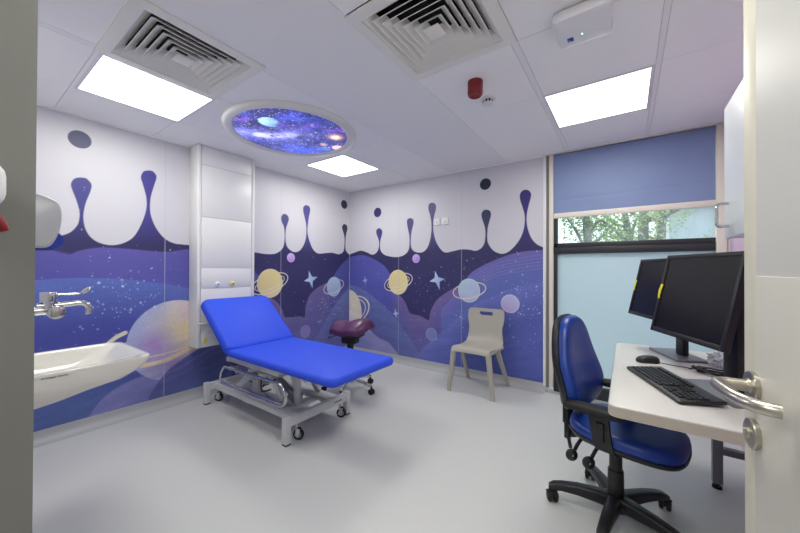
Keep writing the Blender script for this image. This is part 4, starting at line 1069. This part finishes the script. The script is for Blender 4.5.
for v in e.bm.verts: v.co.z = max(v.co.z, -.034) + .0345 + DT; v.co.x += 3.822; v.co.y += -1.175
tag(finish('plastic_bag', e, M_bag, loc=(3.822, -1.175, DT), sharp=25), 'crumpled clear plastic wrapping on the desk behind the monitors', 'plastic bag')

# ------------------------------------------------------------------ wall cabinet
wc = thing('wall_cabinet', 'white wall cabinet with a steel bow handle high on the right of the window', 'cabinet', (3.92, -1.9, 1.39))
finish('body', MB().bx((3.80, -2.35, 1.39), (XR - .001, -1.45, 1.985)), M_cab, wc)
for k, (a, b) in enumerate(((-1.899, -1.449), (-2.351, -1.901))):
    o = finish('door', MB().bx((3.78, a, 1.388), (3.799, b, 1.987), bev=.001), M_cab, wc)
    hy = b - .075 if k == 0 else a + .075
    e = MB().tube(spline([(3.781, hy, 1.440), (3.752, hy, 1.440), (3.742, hy, 1.450), (3.742, hy, 1.49), (3.742, hy, 1.53), (3.752, hy, 1.540), (3.781, hy, 1.540)], 5), .0062, 10)
    finish('handle', e, M_chrome, wc, parent=o)

# ------------------------------------------------------------------ wash basin, tap, soap dispenser
bz = .812; BX = 1.19; YB = YD
wb = thing('wash_basin', 'white ceramic wash basin with a deep rounded underside', 'basin', (BX, YD + .2, .4))
def bring(hw_, yf, z, r, yb=YB, sl=0.0):
    cy, hh = (yf + yb) / 2, (yf - yb) / 2
    return [(BX + x, cy + y, z + sl * y) for x, y in rrect(0, 0, hw_, hh, min(r, hh * .98, hw_ * .98), 10)]
outer = [bring(.06, -3.38, .620, .02), bring(.13, -3.33, .628, .05), bring(.170, -3.26, .642, .07), bring(.200, -3.17, .662, .09), bring(.224, -3.08, .690, .10), bring(.243, -2.98, .712, .10), bring(.254, -2.935, .742, .09), bring(.260, -2.910, .770, .075), bring(.262, -2.904, .790, .065), bring(.262, -2.904, .803, .065), bring(.258, -2.910, .808, .06)]
inner = [bring(.238, -2.935, .807, .06, YB + .03), bring(.230, -2.945, .801, .06, YB + .085), bring(.215, -2.985, .77, .08, YB + .095), bring(.19, -3.03, .73, .09, YB + .10), bring(.15, -3.10, .712, .09, YB + .12), bring(.06, -3.17, .703, .05, YB + .17)]
finish('bowl', MB().loft(outer + inner), M_ceramic, wb, sharp=50)
finish('waste', MB().lathe([(.022, 0), (.022, .003), (.012, .001)], (BX, -3.235, .704), 20), M_chrome, wb)
cu = bpy.data.curves.new('signature', 'FONT'); cu.body = 'Armitage Shanks'; cu.size = .012; cu.shear = .35; cu.extrude = .0003; cu.align_x = 'CENTER'
to = bpy.data.objects.new('signature_curve', cu); COL.objects.link(to)
bpy.context.view_layer.update()
me = bpy.data.meshes.new_from_object(to.evaluated_get(bpy.context.evaluated_depsgraph_get()))
bpy.data.objects.remove(to); bpy.data.curves.remove(cu)
e = MB(); e.bm.from_mesh(me); bpy.data.meshes.remove(me)
# lettering stands on the bowl's side facing +x, reading along +y
e.xf(Matrix.Translation((BX + .2628, -3.250, .785)) @ Matrix.Rotation(math.radians(8), 4, 'Y') @ Matrix(((0, 0, 1, 0), (1, 0, 0, 0), (0, 1, 0, 0), (0, 0, 0, 1))))
finish('signature', e, M_darkgrey, wb)['label'] = 'small dark maker signature'

tp = thing('wall_tap', 'chrome lever tap on the wall over the basin', 'tap', (1.2, YD, 1.04))
e = MB().cyl((1.2, YD + .0008, 1.045), (1.2, -3.20, 1.045), .020, n=24, bev=.002).lathe([(.034, 0), (.034, .008), (.022, .014)], (1.2, YD + .0008, 1.045), 28, Matrix.Rotation(-PI / 2, 4, 'X'))
e.cyl((1.2, -3.275, 1.068), (1.2, -3.20, 1.068), .014, n=18)
finish('inlet_pipe', e, M_chrome, tp)
finish('end_cap', MB().cyl((1.165, -3.215, 1.036), (1.242, -3.215, 1.036), .031, n=30, bev=.003), M_chrome, tp)
finish('valve_body', MB().cyl((1.2, -3.235, 1.05), (1.2, -3.235, 1.085), .022, n=24).cyl((1.2, -3.235, 1.082), (1.2, -3.235, 1.132), .030, n=30, bev=.003), M_chrome, tp)
sp1 = spline([(1.2, -3.215, 1.066), (1.2, -3.17, 1.070), (1.2, -3.135, 1.073), (1.2, -3.110, 1.066), (1.2, -3.098, 1.045), (1.2, -3.097, 1.012)], 6)
finish('spout', MB().tube(sp1, .0135, 16), M_chrome, tp)
lv = [(1.2, -3.22, 1.118), (1.2, -3.17, 1.117), (1.2, -3.135, 1.118), (1.2, -3.125, 1.124), (1.2, -3.108, 1.134), (1.2, -3.095, 1.142)]
lp_ = spline(lv, 5); rings = []
for i, p in enumerate(lp_):
    t = i / (len(lp_) - 1); w = .008 if t < .5 else .008 + .016 * math.sin(min(1, (t - .5) / .45) * PI * .62); h = .0055 if t < .5 else .0055 + .008 * math.sin((t - .5) * 2 * PI * .9)
    if t > .93: w *= .6
    rings.append([(p.x + a, p.y, p.z + b) for a, b in rrect(0, 0, w, max(h, .003), max(h, .003) * .9, 3)])
finish('lever', MB().loft(rings), M_chrome, tp)

sx = 1.58
dp = thing('soap_dispenser', 'grey rounded soap dispenser with a blue push bar above the basin', 'dispenser', (sx, YD, 1.32))
sil = spline([(YD - .0005, 1.319), (-3.33, 1.319), (-3.295, 1.323), (-3.276, 1.350), (-3.263, 1.400), (-3.259, 1.450), (-3.265, 1.486), (-3.286, 1.508), (-3.325, 1.519), (YD - .0005, 1.521)], 5)
def disp(k, ins):
    cy, cz = -3.36, 1.43
    return [(sx + k, cy + (p.x - cy) * ins if p.x > YD + .01 else p.x, cz + (p.y - cz) * ins) for p in sil]
finish('cover', MB().loft([disp(-.060, .90), disp(-.056, .96), disp(-.046, 1.0), disp(.046, 1.0), disp(.056, .96), disp(.060, .90)]), M_gplastic, dp, sharp=45)
e = MB().loft([[(sx + k, y, z) for y, z in ((-3.38, 1.330), (-3.30, 1.335), (-3.268, 1.385), (-3.252, 1.366), (-3.250, 1.338), (-3.28, 1.312), (-3.37, 1.310))] for k in (-.03, .03)])
finish('push_bar', e, mat('deep_blue_plastic', (22, 52, 160), .35), dp)

gd = thing('hand_gel_dispenser', 'white hand gel dispenser with a red spout on the grey door jamb', 'dispenser', (DX0 + .001, -3.505, 1.30))
finish('body', MB().bx((DX0 + .0008, -3.545, 1.333), (DX0 + .085, -3.4700, 1.402), bev=.022, seg=4), M_wplastic, gd)
finish('spout', MB().tube(spline([(DX0 + .05, -3.505, 1.338), (DX0 + .05, -3.492, 1.330), (DX0 + .05, -3.478, 1.316), (DX0 + .05, -3.471, 1.300)], 5), [.012] * 5 + [.011, .0105, .010, .0095, .009, .0085, .008, .0075, .007, .006, .0045], 14), M_red, gd)

# ------------------------------------------------------------------ open door leaf with its furniture
W_ = .80
dl = thing('door_leaf', 'open pale door leaf with a steel lever handle in the right foreground', 'door', (3.66650, -3.49673, 0), math.radians(96.12))
finish('leaf', MB().bx((.001, -.044, .008), (W_ - .047, -.0012, 2.08)), M_door, dl, world=False)
finish('edge_lipping', MB().bx((W_ - .047, -.044, .008), (W_, 0, 2.08), bev=.002), M_doorlip, dl, world=False)
finish('protection_sheet', MB().bx((.0, -.002, .02), (W_ - .0475, .0030, 1.2365), bev=.0012), M_doorkick, dl, world=False)
finish('upper_sheet', MB().bx((.0, -.002, 1.235), (W_ - .0475, .0002, 2.08)), M_door, dl, world=False)
hx = W_ - .048
RX = Matrix.Rotation(-PI / 2, 4, 'X')
e = MB().lathe([(.010, .0), (.0245, .0), (.0245, .008), (.023, .0095), (.012, .0095), (.0115, .013), (.011, .013)], (hx, .0005, 1.054), 40, RX)
lev = finish('lever_rose', e, M_brush, dl, world=False)
pth = spline([(hx, .006, 1.054), (hx, .028, 1.054), (hx, .040, 1.054), (hx - .006, .050, 1.054), (hx - .020, .0535, 1.054), (hx - .050, .053, 1.054), (hx - .078, .050, 1.054), (hx - .100, .042, 1.054), (hx - .112, .030, 1.054), (hx - .117, .016, 1.054)], 8)
finish('lever_handle', MB().tube(pth, .0098, 20), M_brush, dl, world=False)
e = MB().lathe([(.006, .0), (.0245, .0), (.0245, .008), (.023, .0095), (.008, .0095)], (hx, .0005, .976), 40, RX).cyl((hx, .008, .976), (hx, .014, .976), .0085, n=18, bev=.001).box((hx, .014, .976), (.006, .006, .014), bev=.002)
finish('thumb_turn', e, M_brush, dl, world=False)
for z in (.25, 1.05, 1.85):
    finish('hinge', MB().cyl((-.006, .006, z - .05), (-.006, .006, z + .05), .007, n=14), M_brush, dl, world=False)

# ------------------------------------------------------------------ daylight, camera
w = bpy.data.worlds.new('World'); SC.world = w; w.use_nodes = True
bg = w.node_tree.nodes['Background']
tcw = w.node_tree.nodes.new('ShaderNodeTexCoord'); sx_ = w.node_tree.nodes.new('ShaderNodeSeparateXYZ'); rp = w.node_tree.nodes.new('ShaderNodeValToRGB')
w.node_tree.links.new(tcw.outputs['Generated'], sx_.inputs[0]); w.node_tree.links.new(sx_.outputs['Z'], rp.inputs['Fac']); w.node_tree.links.new(rp.outputs['Color'], bg.inputs['Color'])
rp.color_ramp.elements[0].color = (.86, .93, .96, 1); rp.color_ramp.elements[1].color = (.70, .82, .95, 1)
bg.inputs['Strength'].default_value = 2.6
cam = bpy.data.cameras.new('Camera'); cam.sensor_width = 36; cam.lens = 322.0689 * 36 / 800; cam.clip_start = .02
co_ = bpy.data.objects.new('Camera', cam); COL.objects.link(co_)
pitch, roll, yaw = .00627884, .00341201, .612910335
fw = Vector((-math.sin(yaw) * math.cos(pitch), math.cos(yaw) * math.cos(pitch), math.sin(pitch))); rt = Vector((math.cos(yaw), math.sin(yaw), 0)); up = rt.cross(fw)
r2 = rt * math.cos(roll) + up * math.sin(roll); u2 = -rt * math.sin(roll) + up * math.cos(roll)
mw = Matrix((r2, u2, -fw)).transposed().to_4x4(); mw.translation = (3.41015532, -3.52368364, 1.24694732)
co_.matrix_world = mw
SC.camera = co_
vs = SC.view_settings
vs.view_transform = 'Standard'; vs.look = 'None'; vs.gamma = 1; vs.use_curve_mapping = False; vs.exposure = 0.07
SC.cycles.max_bounces = 10; SC.cycles.diffuse_bounces = 5; SC.cycles.use_denoising = True
